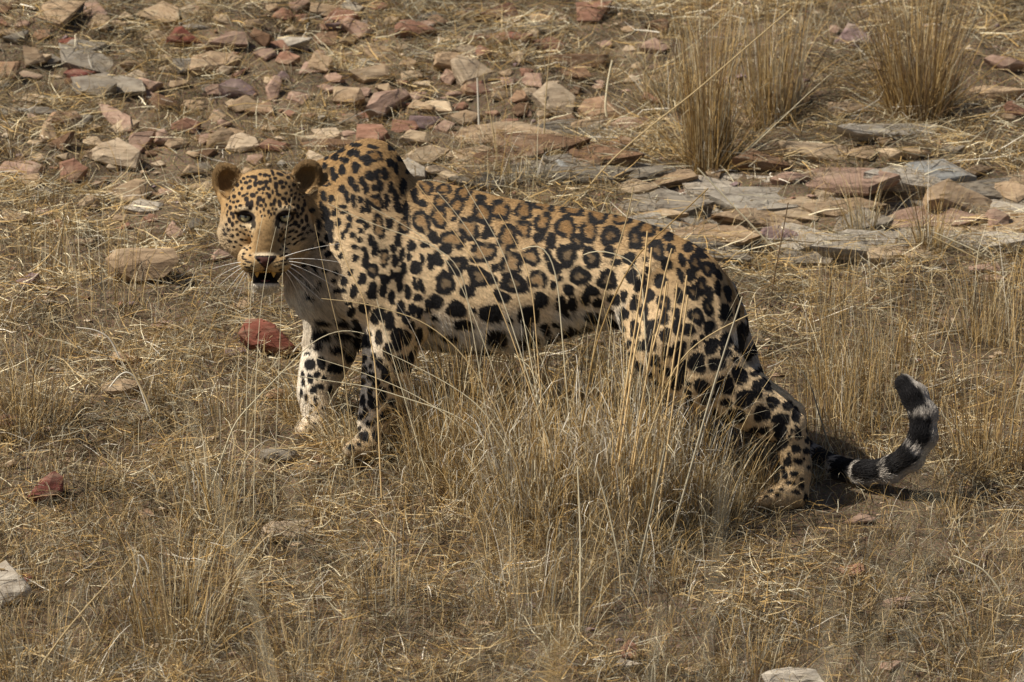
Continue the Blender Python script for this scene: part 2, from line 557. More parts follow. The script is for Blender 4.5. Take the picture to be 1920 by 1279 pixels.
stones(600, 0, 2.743, [
    (480, 142, 175, 82, 'rust', 'rust coloured block with one flat lit side near the top middle', {'poly': [(392, 152), (422, 106), (472, 102), (582, 165), (500, 180), (400, 182)], 'lean': .5}),
    (545, 132, 82, 46, 'pink', 'pink stone leaning against the rust coloured block'),
    (565, 88, 112, 38, 'grey', 'grey slab behind the rust coloured block'),
    (880, 192, 185, 56, 'rust', 'long flat red slab in the top middle', {'lean': .3}),
    (1032, 202, 112, 62, 'red', 'red stone at the right end of the long flat red slab'),
    (1120, 146, 142, 58, 'grey', 'olive grey stone above the long flat red slab', {'lean': .4}),
    (1130, 102, 92, 62, 'tan', 'tan stone standing behind the olive grey stone', {'lean': .5}),
    (750, 268, 112, 72, 'cream', 'cream stone on top of the big pale boulder', {'lean': .5}),
    (832, 276, 82, 74, 'rust', 'red brown stone right of the cream stone', {'lean': .5}),
    (775, 380, 182, 160, 'cream', 'big pale tan boulder with a shadowed hollow below', {'poly': [(690, 335), (722, 300), (785, 320), (862, 390), (850, 432), (790, 445), (738, 462), (702, 400)], 'lean': .6, 'thick': .5}),
    (664, 402, 84, 84, 'pink', 'wedge shaped pinkish stone against the left of the big pale boulder', {'lean': .6}),
    (812, 462, 112, 72, 'maroon', 'dark red brown stone in the hollow under the big pale boulder'),
    (255, 319, 92, 28, 'pale', 'pale flat flake left of the round tan stone'),
    (455, 335, 82, 62, 'tan', 'round tan stone in straw in the top middle', {'lean': .6}),
    (515, 432, 84, 32, 'cream', 'flat cream flake above the pink purple boulder'),
    (312, 342, 92, 52, 'brown', 'brown stone between the pale flake and the round tan stone'),
    (358, 520, 205, 140, 'pink', 'pink purple boulder with angled faces behind the shoulder', {'poly': [(255, 560), (290, 490), (420, 455), (462, 500), (375, 548), (330, 612)], 'lean': .5}),
    (290, 592, 92, 62, 'rust', 'dull red stone at the foot of the pink purple boulder'),
    (506, 496, 84, 42, 'pink', 'pink stone right of the pink purple boulder'),
    (516, 550, 112, 54, 'tan', 'tan pink stone below the small pink one beside the boulder'),
    (400, 426, 92, 34, 'rust', 'rusty flake above the pink purple boulder'),
    (925, 482, 62, 54, 'orange', 'small orange stone in the shaded hollow right of the big pale boulder', {'lean': .6}),
    (1020, 502, 84, 62, 'orange', 'egg shaped orange tan stone left of the big leaning slab', {'lean': .6}),
    (1030, 570, 74, 62, 'brown', 'dark brown stone under the egg shaped stone', {'lean': .6}),
    (1208, 528, 215, 170, 'cream', 'big pale slab leaning down to the right in the upper middle', {'poly': [(1108, 495), (1170, 440), (1232, 450), (1302, 530), (1290, 592), (1220, 612), (1176, 580)], 'lean': .5, 'thick': .4}),
    (1086, 422, 94, 74, 'pink', 'tan pink stone behind the big leaning slab', {'lean': .5}),
    (1318, 328, 285, 92, 'brown', 'wide brown block with a thin sunlit top edge in the upper middle', {'poly': [(1180, 282), (1320, 278), (1458, 288), (1452, 368), (1240, 368), (1190, 342)], 'lean': .85, 'thick': .4}),
    (748, 612, 175, 88, 'tan', 'tan boulder above the curled slab behind the back', {'lean': .5}),
    (542, 636, 142, 74, 'purple', 'purple grey stone left of the tan boulder behind the back'),
    (636, 652, 84, 62, 'pink', 'pink stone between the purple grey stone and the tan boulder'),
    (962, 642, 114, 54, 'rust', 'red brown stone above the dark bedrock'),
    (490, 712, 144, 84, 'buff', 'buff pink stone above the curled slab', {'lean': .5}),
    (268, 702, 144, 94, 'rust', 'rosy red stone right behind the shoulder hump', {'lean': .5}),
    (548, 805, 205, 100, 'buff', 'curled tan slab with a deep shadow below it behind the back', {'poly': [(450, 816), (482, 780), (562, 755), (652, 775), (610, 800), (568, 848), (500, 846)], 'lean': .25, 'thick': .3}),
    (612, 872, 114, 54, 'cream', 'cream pink stone at the foot of the curled slab'),
    (462, 872, 142, 84, 'pale', 'pale slab touching the outline of the back', {'lean': .3}),
    (1390, 662, 164, 94, 'tan', 'tan slab right of the red brown stones above the bedrock', {'lean': .3}),
    (1592, 642, 205, 76, 'pink', 'broad tan pink slab left of the first tall grass clump', {'lean': .25}),
    (1530, 737, 124, 64, 'brown', 'brown stone below the broad tan pink slab'),
    (1402, 862, 94, 92, 'brown', 'brown tan cube shaped stone above the middle of the back', {'lean': .7}),
    (1250, 852, 74, 64, 'blue', 'blue grey stone with a white edge above the back', {'lean': .5}),
    (1345, 882, 64, 54, 'grey', 'small grey stone between the blue grey stone and the brown cube'),
    (1320, 802, 94, 56, 'brown', 'dark brown ledge stone above the blue grey stone'),
    (690, 905, 134, 44, 'buff', 'buff flake on the bedrock behind the back'),
    (700, 205, 100, 34, 'tan', 'low tan stone above the cream stone in the top middle'),
    (160, 210, 100, 34, 'tan', 'low tan stone left of the long flat red slab'),
    (960, 110, 90, 30, 'buff', 'buff stone near the top edge in the middle'),
    (760, 60, 80, 30, 'pink', 'pink stone near the top edge in the middle'),
    (620, 300, 70, 40, 'tan', 'tan stone left of the cream stone'),
    (150, 620, 90, 60, 'tan', 'tan stone left of the dull red stone behind the shoulder'),
])
stones(1220, 0, 2.284, [
    (870, 165, 150, 102, 'purple', 'purple pink pyramid shaped boulder in the top right', {'poly': [(798, 206), (850, 112), (882, 112), (948, 200), (880, 216)], 'lean': .7}),
    (790, 128, 44, 34, 'pink', 'small pink stone left of the pyramid shaped boulder'),
    (945, 282, 94, 42, 'tan', 'tan stone left of the second tall grass clump'),
    (845, 472, 154, 68, 'tan', 'rounded brown tan stone above the long pale slab', {'lean': .55, 'thick': .55}),
    (535, 517, 74, 54, 'pale', 'whitish stone right of the first tall grass clump'),
    (440, 527, 124, 48, 'tan', 'tan stone at the right foot of the first tall grass clump'),
    (1012, 568, 372, 66, 'pale', 'long pale slab with a purple left end on the right', {'poly': [(828, 552), (880, 536), (1192, 536), (1186, 602), (1090, 602), (900, 582)], 'lean': .45, 'thick': .3}),
    (705, 650, 264, 88, 'buff', 'brick shaped tan slab left of the blue grey slab', {'poly': [(560, 612), (602, 610), (822, 640), (816, 692), (720, 696), (600, 662)], 'lean': .4, 'thick': .35}),
    (460, 690, 180, 90, 'brown', 'dark brown slab at the right of the first tall grass clump', {'poly': [(370, 692), (432, 645), (532, 690), (592, 745), (452, 722)], 'lean': .45}),
    (902, 657, 104, 54, 'tan', 'tan stone right of the brick shaped slab'),
    (1012, 657, 104, 44, 'buff', 'buff stone under the long pale slab'),
    (1000, 606, 64, 36, 'tan', 'small tan stone propping the long pale slab'),
    (1136, 657, 114, 48, 'tan', 'tan stone above the blue grey slab'),
    (1208, 742, 322, 104, 'blue', 'large blue grey slab on the right', {'poly': [(1048, 762), (1120, 702), (1242, 690), (1372, 770), (1270, 772), (1160, 796), (1050, 792)], 'lean': .3, 'thick': .22}),
    (1330, 870, 260, 175, 'tan', 'large tan slab leaning left of the pink red block', {'poly': [(1200, 832), (1290, 780), (1442, 882), (1450, 960), (1350, 920), (1222, 882)], 'lean': .3, 'thick': .3}),
    (1490, 950, 96, 104, 'pink', 'pink red block near the right edge', {'poly': [(1444, 922), (1482, 895), (1536, 930), (1532, 1000), (1460, 996)], 'lean': .7, 'thick': .6}),
    (1542, 832, 134, 104, 'tan', 'tan slab above the pink red block at the right edge', {'lean': .3}),
    (1412, 730, 114, 44, 'tan', 'flat tan stone right of the blue grey slab'),
    (1562, 472, 84, 64, 'rust', 'pinkish red stone at the right edge', {'lean': .6}),
    (1530, 502, 64, 30, 'tan', 'tan chip left of the pinkish red stone at the right edge'),
    (1432, 1147, 124, 40, 'pink', 'flat pink stone near the right edge below the bedrock'),
    (1467, 1197, 84, 36, 'pink', 'smaller pink stone below the flat pink one at the right'),
    (545, 1002, 134, 64, 'purple', 'flat purple pink slab behind the rump', {'lean': .3}),
    (820, 1042, 144, 42, 'buff', 'pale buff slab in front of the small clump on the bedrock'),
    (272, 752, 64, 62, 'tan', 'tan stone below the first tall grass clump', {'lean': .5}),
    (150, 822, 84, 54, 'pink', 'pale pink stone on the bedrock left of the brick shaped slab'),
    (1482, 392, 224, 36, 'tan', 'long flat tan stone at the right of the second tall grass clump'),
    (1517, 272, 144, 64, 'pink', 'dull pink stone at the right edge above the long flat tan stone'),
    (600, 762, 154, 36, 'pink', 'thin pink slab below the dark brown slab'),
    (762, 792, 164, 72, 'buff', 'buff slab on the bedrock below the brick shaped slab', {'lean': .2}),
    (1300, 640, 90, 34, 'grey', 'grey flake behind the large blue grey slab'),
    (1160, 480, 90, 36, 'tan', 'tan stone at the foot of the second tall grass clump'),
    (640, 430, 80, 36, 'tan', 'tan stone between the two tall grass clumps'),
    (330, 350, 70, 34, 'pink', 'pink stone in the shade right of the first tall grass clump'),
])
stones(0, 420, 2.906, [
    (770, 245, 325, 195, 'tan', 'large tan brown boulder with a sunlit top edge left of the muzzle', {'poly': [(608, 195), (640, 152), (780, 140), (902, 150), (930, 230), (870, 300), (760, 330), (640, 280)], 'lean': .6, 'thick': .4}),
    (155, 316, 94, 104, 'purple', 'purple pink stone in grass at the left', {'lean': .5}),
    (1470, 640, 290, 205, 'red', 'big brick red rock under the chin in front of the chest', {'poly': [(1335, 640), (1352, 552), (1440, 536), (1502, 562), (1562, 640), (1612, 702), (1540, 742), (1470, 722), (1380, 702)], 'lean': .8, 'thick': .55}),
    (1282, 702, 104, 56, 'purple', 'dull purple stone at the left foot of the big brick red rock'),
    (697, 737, 164, 64, 'orange', 'orange brown stone in grass below the large tan brown boulder', {'lean': .45}),
    (657, 892, 184, 64, 'tan', 'tan stone under an arched pale blade at the left'),
    (1500, 932, 94, 64, 'orange', 'small orange stone in straw left of the far front paw', {'lean': .5}),
    (1522, 1256, 192, 82, 'grey', 'olive grey slab lying in front of the front paws', {'poly': [(1432, 1240), (1480, 1222), (1590, 1230), (1618, 1268), (1560, 1292), (1450, 1272)], 'lean': .3}),
    (890, 552, 124, 54, 'pink', 'pinkish stone in straw right of the large tan brown boulder'),
    (1310, 442, 154, 64, 'tan', 'dull tan stone in straw below the chin'),
    (1205, 170, 84, 54, 'pink', 'pink stone beside the whiskers on the left'),
    (30, 1082, 94, 84, 'rust', 'dull red stone at the left edge in the grass', {'lean': .5}),
    (460, 97, 94, 30, 'tan', 'tan flake in straw at the left above the purple pink stone'),
    (240, 1120, 80, 30, 'pink', 'low pink stone right of the dull red one at the left edge'),
])
stones(0, 840, 2.914, [
    (262, 225, 170, 155, 'maroon', 'dark red boulder in grass at the lower left', {'poly': [(168, 292), (230, 202), (290, 145), (342, 180), (332, 262), (250, 306)], 'lean': .65, 'thick': .5}),
    (60, 750, 210, 205, 'pale', 'pale grey boulder cut by the left edge in the foreground', {'poly': [(-60, 680), (40, 648), (110, 710), (166, 800), (160, 852), (20, 870), (-70, 800)], 'lean': .6, 'thick': .6}),
    (142, 745, 64, 92, 'maroon', 'dark red stone tucked behind the pale grey boulder', {'lean': .6}),
    (1568, 450, 236, 110, 'cream', 'pinkish pale slab in the grass below the front paws', {'poly': [(1450, 442), (1502, 402), (1690, 402), (1682, 462), (1612, 502), (1480, 502)], 'lean': .3}),
    (697, 137, 74, 36, 'tan', 'tan chip in grass right of the dark red boulder'),
    (800, 362, 84, 54, 'orange', 'orange brown stone left of the big ochre tuft'),
    (40, 90, 90, 50, 'tan', 'tan stone at the left edge above the dark red boulder'),
])
stones(1280, 840, 2.914, [
    (608, 1245, 275, 100, 'pale', 'pale grey stone cut by the bottom edge at the right', {'poly': [(465, 1262), (500, 1220), (600, 1205), (700, 1232), (748, 1290), (600, 1330), (480, 1310)], 'lean': .55, 'thick': .6}),
    (962, 392, 164, 64, 'pink', 'pink tan stone on bare earth below the tail'),
    (912, 672, 154, 84, 'rust', 'brown pink stone with a dark hollow in the lower right', {'lean': .45}),
    (1162, 852, 154, 54, 'pink', 'flat pink stone below the brown pink one in the lower right'),
    (1132, 1190, 104, 54, 'pink', 'pink stone in grass near the bottom right'),
    (52, 1215, 94, 40, 'tan', 'tan stone near the bottom edge right of centre'),
    (1610, 712, 74, 38, 'grey', 'small grey stone near the right edge in the foreground'),
])
stones(640, 840, 2.914, [
    (1552, 1112, 104, 98, 'rust', 'rust red stone standing behind a pale one in the foreground', {'lean': .65}),
    (1572, 1186, 174, 54, 'pale', 'pale grey stone in front of the rust red one in the foreground', {'lean': .3}),
    (590, 155, 94, 36, 'cream', 'cream flake in grass right of the front paws'),
    (130, 42, 104, 28, 'tan', 'tan flake on the earth at the near front paw'),
])

# ---- smaller loose stones between the larger ones
ANCHORS = [(345, 72, 'the bright red wedge'), (175, 112, 'the large grey slab'), (408, 118, 'the broad tan boulder'), (235, 160, 'the smaller grey tan slab'), (215, 290, 'the big two faced rock'),
           (455, 272, 'the white streaked rock'), (415, 265, 'the pointed tan block'), (450, 168, 'the grey purple slab'), (545, 79, 'the flat pale grey slab'), (638, 30, 'the red brown block'),
           (730, 185, 'the pink purple boulder'), (882, 138, 'the big pale boulder'), (1040, 190, 'the big leaning slab'), (1080, 118, 'the wide brown block'), (800, 293, 'the curled slab'),
           (775, 52, 'the rust coloured block'), (920, 70, 'the long flat red slab'), (500, 330, 'the leopard\'s head'), (690, 275, 'the shoulder hump'), (270, 388, 'the pale lens shaped slab'),
           (40, 320, 'the wide tan pink slab'), (220, 228, 'the leaning rosy slab'), (64, 110, 'the tan upright block'), (150, 20, 'the top left dark block'), (312, 262, 'the square pink block'), (602, 120, 'the tall tan stone')]
CWORD = dict(pink='pink', tan='tan', buff='buff', rust='reddish', grey='grey', cream='cream', brown='brown', orange='orange tan')
rngf = np.random.default_rng(404)
placed, used = [], set()
tries = 0
while len(placed) < 170 and tries < 9000:
    tries += 1
    px, py = rngf.uniform(-20, 1240), rngf.uniform(8, 430)
    if py > 330 and px > 380 or py > 250 and px > 700:
        continue
    if rngf.random() < .4 * (py > 300):
        continue
    w = 22 + 56 * rngf.random() ** 2.2
    if any(abs(px - a) < (w + c) * .55 and abs(py - b) < (w + c) * .3 for a, b, c in placed):
        continue
    col = ['pink', 'tan', 'buff', 'rust', 'tan', 'pink', 'grey', 'cream', 'brown', 'orange', 'buff'][int(rngf.integers(11))]
    ax, ay, aname = min(ANCHORS, key=lambda q: math.hypot(q[0] - px, (q[1] - py) * 1.6))
    dx, dy = px - ax, (py - ay) * 1.6
    side = ('right of' if dx > 0 else 'left of') if abs(dx) > 2.2 * abs(dy) else ('below' if dy > 0 else 'above') if abs(dy) > 2.2 * abs(dx) else \
        ('below and ' if dy > 0 else 'above and ') + ('right of' if dx > 0 else 'left of')
    size = 'small' if w < 40 else 'middling' if w < 57 else 'biggish'
    lab = size + ' ' + CWORD[col] + ' loose stone ' + ('a little way ' if math.hypot(dx, dy) > 75 else 'close ') + side + ' ' + aname
    if len(lab.split()) > 15:
        lab = lab.replace(' loose', '')
    if lab in used:
        continue
    used.add(lab)
    placed.append((px, py, w))
    stone(px, py, w, w * rngf.uniform(.42, .8), col, lab)

# ---- bedrock: thin cracked plates lying one over another behind the back and the rump
bed = bpy.data.objects.new('bedrock_outcrop', None)
link(bed)
bed.location = ray_ground(1500, 420)
tag(bed, 'low outcrop of cracked grey and tan bedrock plates behind the leopard\'s back and rump', 'bedrock')
rngb = np.random.default_rng(77)
BINV = np.array(bed.location)


M_BED = M_STONE.copy()
M_BED.name = 'bedrock'
nb_ = M_BED.node_tree
bb = nb_.nodes.get('Principled BSDF')
tcb = nb_.nodes.new('ShaderNodeTexCoord')
mpb = nb_.nodes.new('ShaderNodeMapping')
mpb.inputs['Scale'].default_value = (5, 16, 40)
nb_.links.new(tcb.outputs['Object'], mpb.inputs[0])
nzb = nb_.nodes.new('ShaderNodeTexNoise')
nzb.inputs['Scale'].default_value = 2.2
nzb.inputs['Detail'].default_value = 7
nzb.inputs['Roughness'].default_value = .72
nb_.links.new(mpb.outputs[0], nzb.inputs['Vector'])
rpb = nb_.nodes.new('ShaderNodeValToRGB')
rpb.color_ramp.elements[0].position, rpb.color_ramp.elements[0].color = .33, (.13, .12, .115, 1)
rpb.color_ramp.elements[1].position, rpb.color_ramp.elements[1].color = .47, (1.15, 1.15, 1.15, 1)
nb_.links.new(nzb.outputs['Fac'], rpb.inputs[0])
mmb = nb_.nodes.new('ShaderNodeMix')
mmb.data_type, mmb.blend_type = 'RGBA', 'MULTIPLY'
mmb.inputs[0].default_value = 1
src = bb.inputs['Base Color'].links[0].from_socket
nb_.links.new(src, mmb.inputs[6])
nb_.links.new(rpb.outputs[0], mmb.inputs[7])
nb_.links.new(mmb.outputs[2], bb.inputs['Base Color'])
bpb = nb_.nodes.new('ShaderNodeBump')
bpb.inputs['Strength'].default_value = .9
bpb.inputs['Distance'].default_value = .02
nb_.links.new(nzb.outputs['Fac'], bpb.inputs['Height'])
nb_.links.new(bpb.outputs[0], bb.inputs['Normal'])


def plates(x0, x1, y0, y1, dy, cols):
    y = y0
    while y < y1:
        x = x0(y) + rngb.uniform(-30, 10)
        while x < x1(y):
            w = rngb.uniform(70, 230)
            h = rngb.uniform(18, 38)
            rng = np.random.default_rng(int(rngb.integers(1 << 30)))
            poly = blob_poly(x + w / 2, y + rngb.uniform(-5, 5), w * 1.12, h * 1.35, rng, int(rng.integers(6, 9)))
            me, c = rock_mesh(poly, float(rng.uniform(.0, .10)), .20, rng, rough=1.6)
            me.name = 'slab'
            me.materials[0] = M_BED
            o = bpy.data.objects.new('slab', me)
            link(o, bed)
            o.location = c - BINV - np.array([0, 0, .006])
            remember(me, c - np.array([0, 0, .006]))
            k = np.array(SCOL[cols[int(rng.integers(len(cols)))]]) * rng.uniform(.8, 1.15)
            o.color = (*k, 1)
            x += w * rngb.uniform(.82, 1.02)
        y += dy * rngb.uniform(.8, 1.2)


plates(lambda y: 1130 + (y - 340) * .9, lambda y: 1930, 335, 480, 19, ['pale', 'grey', 'buff', 'pale', 'tan', 'buff', 'pale', 'grey', 'pink'])
plates(lambda y: 900 - (y - 250) * .6, lambda y: 1150 - (y - 250) * .3, 252, 340, 17, ['grey', 'dark', 'grey', 'pale', 'tan', 'brown'])

# ---- loose chips too small to pick apart
rngp = np.random.default_rng(9)
bmp = bmesh.new()
VV, FFc, CC = [], [], []
nv = 0
ico = bmesh.new()
bmesh.ops.create_icosphere(ico, subdivisions=1, radius=1)
IV = np.array([v.co for v in ico.verts])
IF = np.array([[v.index for v in f.verts] for f in ico.faces])
ico.free()
bmp.free()
names = ['pink', 'tan', 'buff', 'rust', 'grey', 'cream', 'purple', 'brown', 'tan', 'buff', 'pink']
for k in range(3000):
    x = rngp.uniform(-2.0, 2.0)
    y = rngp.uniform(-1.9, 3.8)
    if y < .35 and rngp.random() < .75:
        continue
    r = rngp.uniform(.003, .011) * (1.0 if rngp.random() < .85 else 1.35)
    v = IV * rngp.uniform(.55, 1.25, IV.shape) * np.array([r * rngp.uniform(.8, 1.8), r * rngp.uniform(.8, 1.6), r * rngp.uniform(.35, .8)])
    a = rngp.uniform(0, 6.28)
    R2 = np.array([[math.cos(a), -math.sin(a), 0], [math.sin(a), math.cos(a), 0], [0, 0, 1]])
    z = float(ground_z(np.array([x]), np.array([y]))[0])
    VV.append(v @ R2.T + np.array([x, y, z + r * .25]))
    FFc.append(IF + nv)
    nv += len(IV)
    CC.append(np.tile(np.array(SCOL[names[int(rngp.integers(len(names)))]]) * rngp.uniform(.8, 1.15), (len(IV), 1)))
pb = mesh_np('pebbles', np.concatenate(VV), np.concatenate(FFc), col_mat('stone_chips', .9, .15), np.concatenate(CC), smooth=False)
tag(pb, 'small loose chips of sandstone strewn through the dry litter', 'pebbles', kind='stuff')
# ------------------------------------------------------------------ the leopard's body: one surface grown round joints and muscles
class Prim:
    __slots__ = ('f', 'k', 'lab', 'lo', 'hi', 'neg')

    def __init__(s, f, k, lab, lo, hi, neg=False):
        s.f, s.k, s.lab, s.lo, s.hi, s.neg = f, k, lab, np.array(lo), np.array(hi), neg


PR = []


def cone(a, ra, b, rb, lab, k=.02, sy=1.0):
    """Tapered limb piece between two (px, py, depth) joints, radii in photo pixels; sy flattens it in depth."""
    A, B = loc(*a), loc(*b)
    ra, rb = ra * S, rb * S
    sc = np.array([1, 1 / sy, 1])
    A2, B2 = A * sc, B * sc
    ba = B2 - A2
    L2 = ba @ ba

    def f(p):
        q = p * sc
        t = np.clip(((q - A2) @ ba) / L2, 0, 1)
        d = np.sqrt(((q - A2 - t[:, None] * ba) ** 2).sum(1)) - (ra + (rb - ra) * t)
        return d * min(1, sy)
    m = max(ra, rb) * max(1, sy) + .05
    PR.append(Prim(f, k, lab, np.minimum(A, B) - m, np.maximum(A, B) + m))


def chain(pts, lab, k=.02, sy=1.0):
    for (p, q) in zip(pts[:-1], pts[1:]):
        cone(p[:3], p[3], q[:3], q[3], lab, k, sy)


def ell(c, r, lab, k=.02, rot=0.0, tilt=0.0, ry=None, neg=False, yaw=0.0):
    """Ellipsoid at (px, py, depth); r = (rx, rz) in photo pixels, ry metres; rot turns it in the picture plane, tilt about the x axis."""
    C = loc(*c)
    R = np.array([r[0] * S, ry if ry else r[0] * S, r[1] * S])
    cr, sr = math.cos(rot), math.sin(rot)
    ct, st = math.cos(tilt), math.sin(tilt)
    cy, sy_ = math.cos(yaw), math.sin(yaw)
    M = np.array([[cr, 0, -sr], [0, 1, 0], [sr, 0, cr]]) @ np.array([[1, 0, 0], [0, ct, -st], [0, st, ct]]) @ np.array([[cy, -sy_, 0], [sy_, cy, 0], [0, 0, 1]])

    def f(p):
        q = (p - C) @ M
        k0 = np.sqrt(((q / R) ** 2).sum(1))
        k1 = np.sqrt(((q / R ** 2) ** 2).sum(1)) + 1e-9
        return k0 * (k0 - 1) / k1
    m = R.max() + .05
    PR.append(Prim(f, k, lab, C - m, C + m, neg))


# torso: outline of back and belly along the photo, half widths in metres, depth of the spine
TOR = np.array([
    # px   top  bottom half  dep
    (548, 505, 560, .030, -.03),
    (560, 440, 582, .062, -.025),
    (580, 380, 598, .090, -.02),
    (610, 325, 610, .112, -.01),
    (650, 289, 620, .126, .00),
    (690, 276, 630, .132, .00),
    (720, 279, 636, .138, .00),
    (742, 300, 638, .143, -.003),
    (762, 326, 640, .146, -.005),
    (785, 339, 643, .150, -.010),
    (815, 342, 646, .153, -.015),
    (850, 348, 651, .158, -.022),
    (900, 360, 655, .162, -.033),
    (950, 372, 653, .163, -.045),
    (1000, 381, 642, .160, -.057),
    (1050, 388, 626, .155, -.07),
    (1100, 395, 612, .150, -.085),
    (1150, 403, 606, .145, -.10),
    (1200, 415, 612, .145, -.115),
    (1250, 432, 630, .142, -.13),
    (1300, 460, 640, .132, -.142),
    (1340, 492, 640, .115, -.15),
    (1370, 536, 635, .078, -.155),
    (1388, 575, 620, .035, -.157)], dtype=float)


def torso_f(p):
    k = S * (1 + p[:, 1] / DIST)
    px = 960 + p[:, 0] / k
    t, b, w, yc = (np.interp(px, TOR[:, 0], TOR[:, i]) for i in (1, 2, 3, 4))
    zc = (639.5 - (t + b) / 2) * k
    rz = (b - t) / 2 * k
    dz = np.clip((p[:, 2] - zc) / rz, -6, 6)
    # barrel: widest a little below the middle, narrower at the spine
    w = w * (1 - .10 * dz)
    dy = (p[:, 1] - yc) / w
    n = 2.25
    r = (np.abs(dy) ** n + np.abs(dz) ** n) ** (1 / n)
    d = (r - 1) * np.minimum(w, rz)
    ex = np.maximum(np.maximum(p[:, 0] - loc(1388, 600, -.15)[0], loc(548, 500, -.03)[0] - p[:, 0]), 0)
    return np.where(ex > 0, np.sqrt(np.maximum(d, 0) ** 2 + ex ** 2), d)


PR.append(Prim(torso_f, .02, 'torso', loc(530, 680, -.25) - .02, loc(1420, 250, .2) + .02))
# neck, chest, shoulder, upper arms
cone((655, 420, -.005), 108, (545, 408, -.045), 74, 'neck', .03, .95)
cone((640, 500, -.02), 92, (585, 520, -.05), 52, 'neck', .03)
ell((690, 378, -.092), (54, 100), 'torso', .05, rot=-.10, ry=.040)
cone((596, 352, -.012), 46, (690, 338, 0), 62, 'torso', .04)             # near shoulder blade
ell((690, 332, -.045), (50, 54), 'torso', .05, rot=-.1, ry=.05)
ell((678, 505, -.112), (74, 92), 'torso', .035, rot=.25, ry=.055)               # near shoulder muscle
ell((680, 380, .10), (54, 95), 'torso', .03, rot=-.10, ry=.04)
ell((650, 505, .10), (66, 90), 'torso', .03, rot=.25, ry=.05)
# near foreleg
chain([(700, 540, -.105, 66), (748, 598, -.105, 55), (731, 655, -.10, 46), (722, 705, -.092, 39), (714, 750, -.085, 33.5),
       (707, 790, -.08, 31), (703, 822, -.078, 29)], 'fore_near', .022, .92)
ell((778, 600, -.102), (26, 34), 'fore_near', .02, rot=.2, ry=.036)               # elbow
chain([(702, 826, -.08, 27), (684, 838, -.10, 24), (664, 844, -.115, 19)], 'fore_near', .012, 1.0)
for q in range(4):
    ell((653 + abs(q - 1.5) * 3.5, 845, -.145 + q * .019), (13, 10.5), 'fore_near', .005, ry=.0095)
    ell((565 + abs(q - 1.5) * 3.5, 808, .010 + q * .018), (12, 10), 'fore_far', .005, ry=.009)
    ell((1428 + abs(q - 1.5) * 3.5, 939, -.262 + q * .019), (13, 10.5), 'hind_near', .005, ry=.0095)
# far foreleg
chain([(628, 560, .075, 62), (629, 600, .08, 52), (618, 655, .08, 46), (602, 697, .075, 37), (594, 735, .07, 32.5), (597, 770, .065, 27),
       (600, 792, .062, 25)], 'fore_far', .022, .95)
chain([(600, 796, .06, 25), (588, 803, .045, 23), (574, 807, .035, 18)], 'fore_far', .012)
# hind near: haunch, thigh, shank, hock, metatarsus, paw
ell((1262, 572, -.215), (88, 108), 'hind_near', .05, rot=-.34, ry=.070)
ell((1268, 640, -.232), (80, 84), 'hind_near', .045, rot=-.5, ry=.062)
chain([(1268, 640, -.24, 84), (1322, 694, -.24, 66), (1392, 748, -.235, 48), (1448, 785, -.228, 37), (1482, 800, -.225, 26)], 'hind_near', .02, .72)
chain([(1494, 790, -.225, 13), (1480, 812, -.225, 27), (1488, 850, -.222, 26), (1492, 890, -.22, 25.5), (1490, 922, -.218, 25)], 'hind_near', .012, .95)
chain([(1488, 928, -.218, 24), (1462, 934, -.225, 24), (1438, 938, -.232, 18)], 'hind_near', .012, 1.05)
# hind far
ell((1262, 574, -.08), (84, 104), 'hind_far', .04, rot=-.34, ry=.06)
cone((1330, 560, -.15), 48, (1352, 640, -.15), 44, 'hind_near', .03, 1.2)
chain([(1268, 640, -.07, 76), (1330, 690, -.075, 56), (1400, 738, -.08, 42), (1450, 764, -.085, 33), (1482, 776, -.088, 24)], 'hind_far', .02, .72)
chain([(1495, 770, -.088, 12), (1486, 794, -.088, 24), (1492, 830, -.09, 23), (1496, 870, -.092, 23), (1494, 896, -.095, 23)], 'hind_far', .012, .95)
chain([(1494, 902, -.095, 22), (1474, 908, -.10, 22), (1452, 912, -.105, 17)], 'hind_far', .012)
# tail
TAILP = [(1352, 550, -.155, 26), (1376, 600, -.145, 22), (1397, 660, -.09, 19), (1426, 740, -.02, 18), (1475, 815, .01, 18), (1525, 857, -.01, 20),
         (1570, 877, -.06, 19), (1620, 887, -.13, 21), (1668, 881, -.16, 22), (1706, 858, -.17, 23), (1730, 820, -.17, 23.5), (1732, 780, -.165, 23.5),
         (1716, 745, -.155, 22), (1697, 722, -.15, 17)]
chain(TAILP, 'tail', .012)
# ---- head (centre line px 498), turned to face the lens
HX = 497.5
cone((560, 405, -.045), 74, (HX + 8, 405, -.10), 70, 'neck', .02)
ell((HX, 396, -.125), (73, 72), 'head', .022, ry=.088)
ell((HX, 352, -.118), (56, 32), 'head', .02, ry=.065)
for sx in (-1, 1):
    ell((HX + sx * 40, 436, -.135), (38, 58), 'head', .022, rot=sx * -.30, ry=.062)         # cheek bones
    ell((HX + sx * 56, 434, -.098), (24, 48), 'head', .022, rot=sx * -.22, ry=.05)         # ruff
    ell((HX + sx * 37, 391, -.200), (21, 9.5), 'head', .010, rot=sx * -.20, ry=.020)      # brow
    ell((HX + sx * 21, 495, -.248), (25, 17), 'head', .010, rot=sx * -.12, ry=.034)     # whisker pads
    ell((HX + sx * 25, 486, -.212), (27, 26), 'head', .012, ry=.04)
    ell((HX + sx * 23, 420, -.200), (10, 24), 'head', .012, rot=sx * -.12, ry=.020)      # sides of the nose bridge
cone((HX, 392, -.182), 30, (HX, 470, -.246), 24, 'head', .016)
cone((HX, 470, -.246), 22, (HX, 484, -.262), 17, 'head', .010)
ell((HX, 487, -.276), (19, 10), 'head', .006, ry=.012)                                    # nose leather
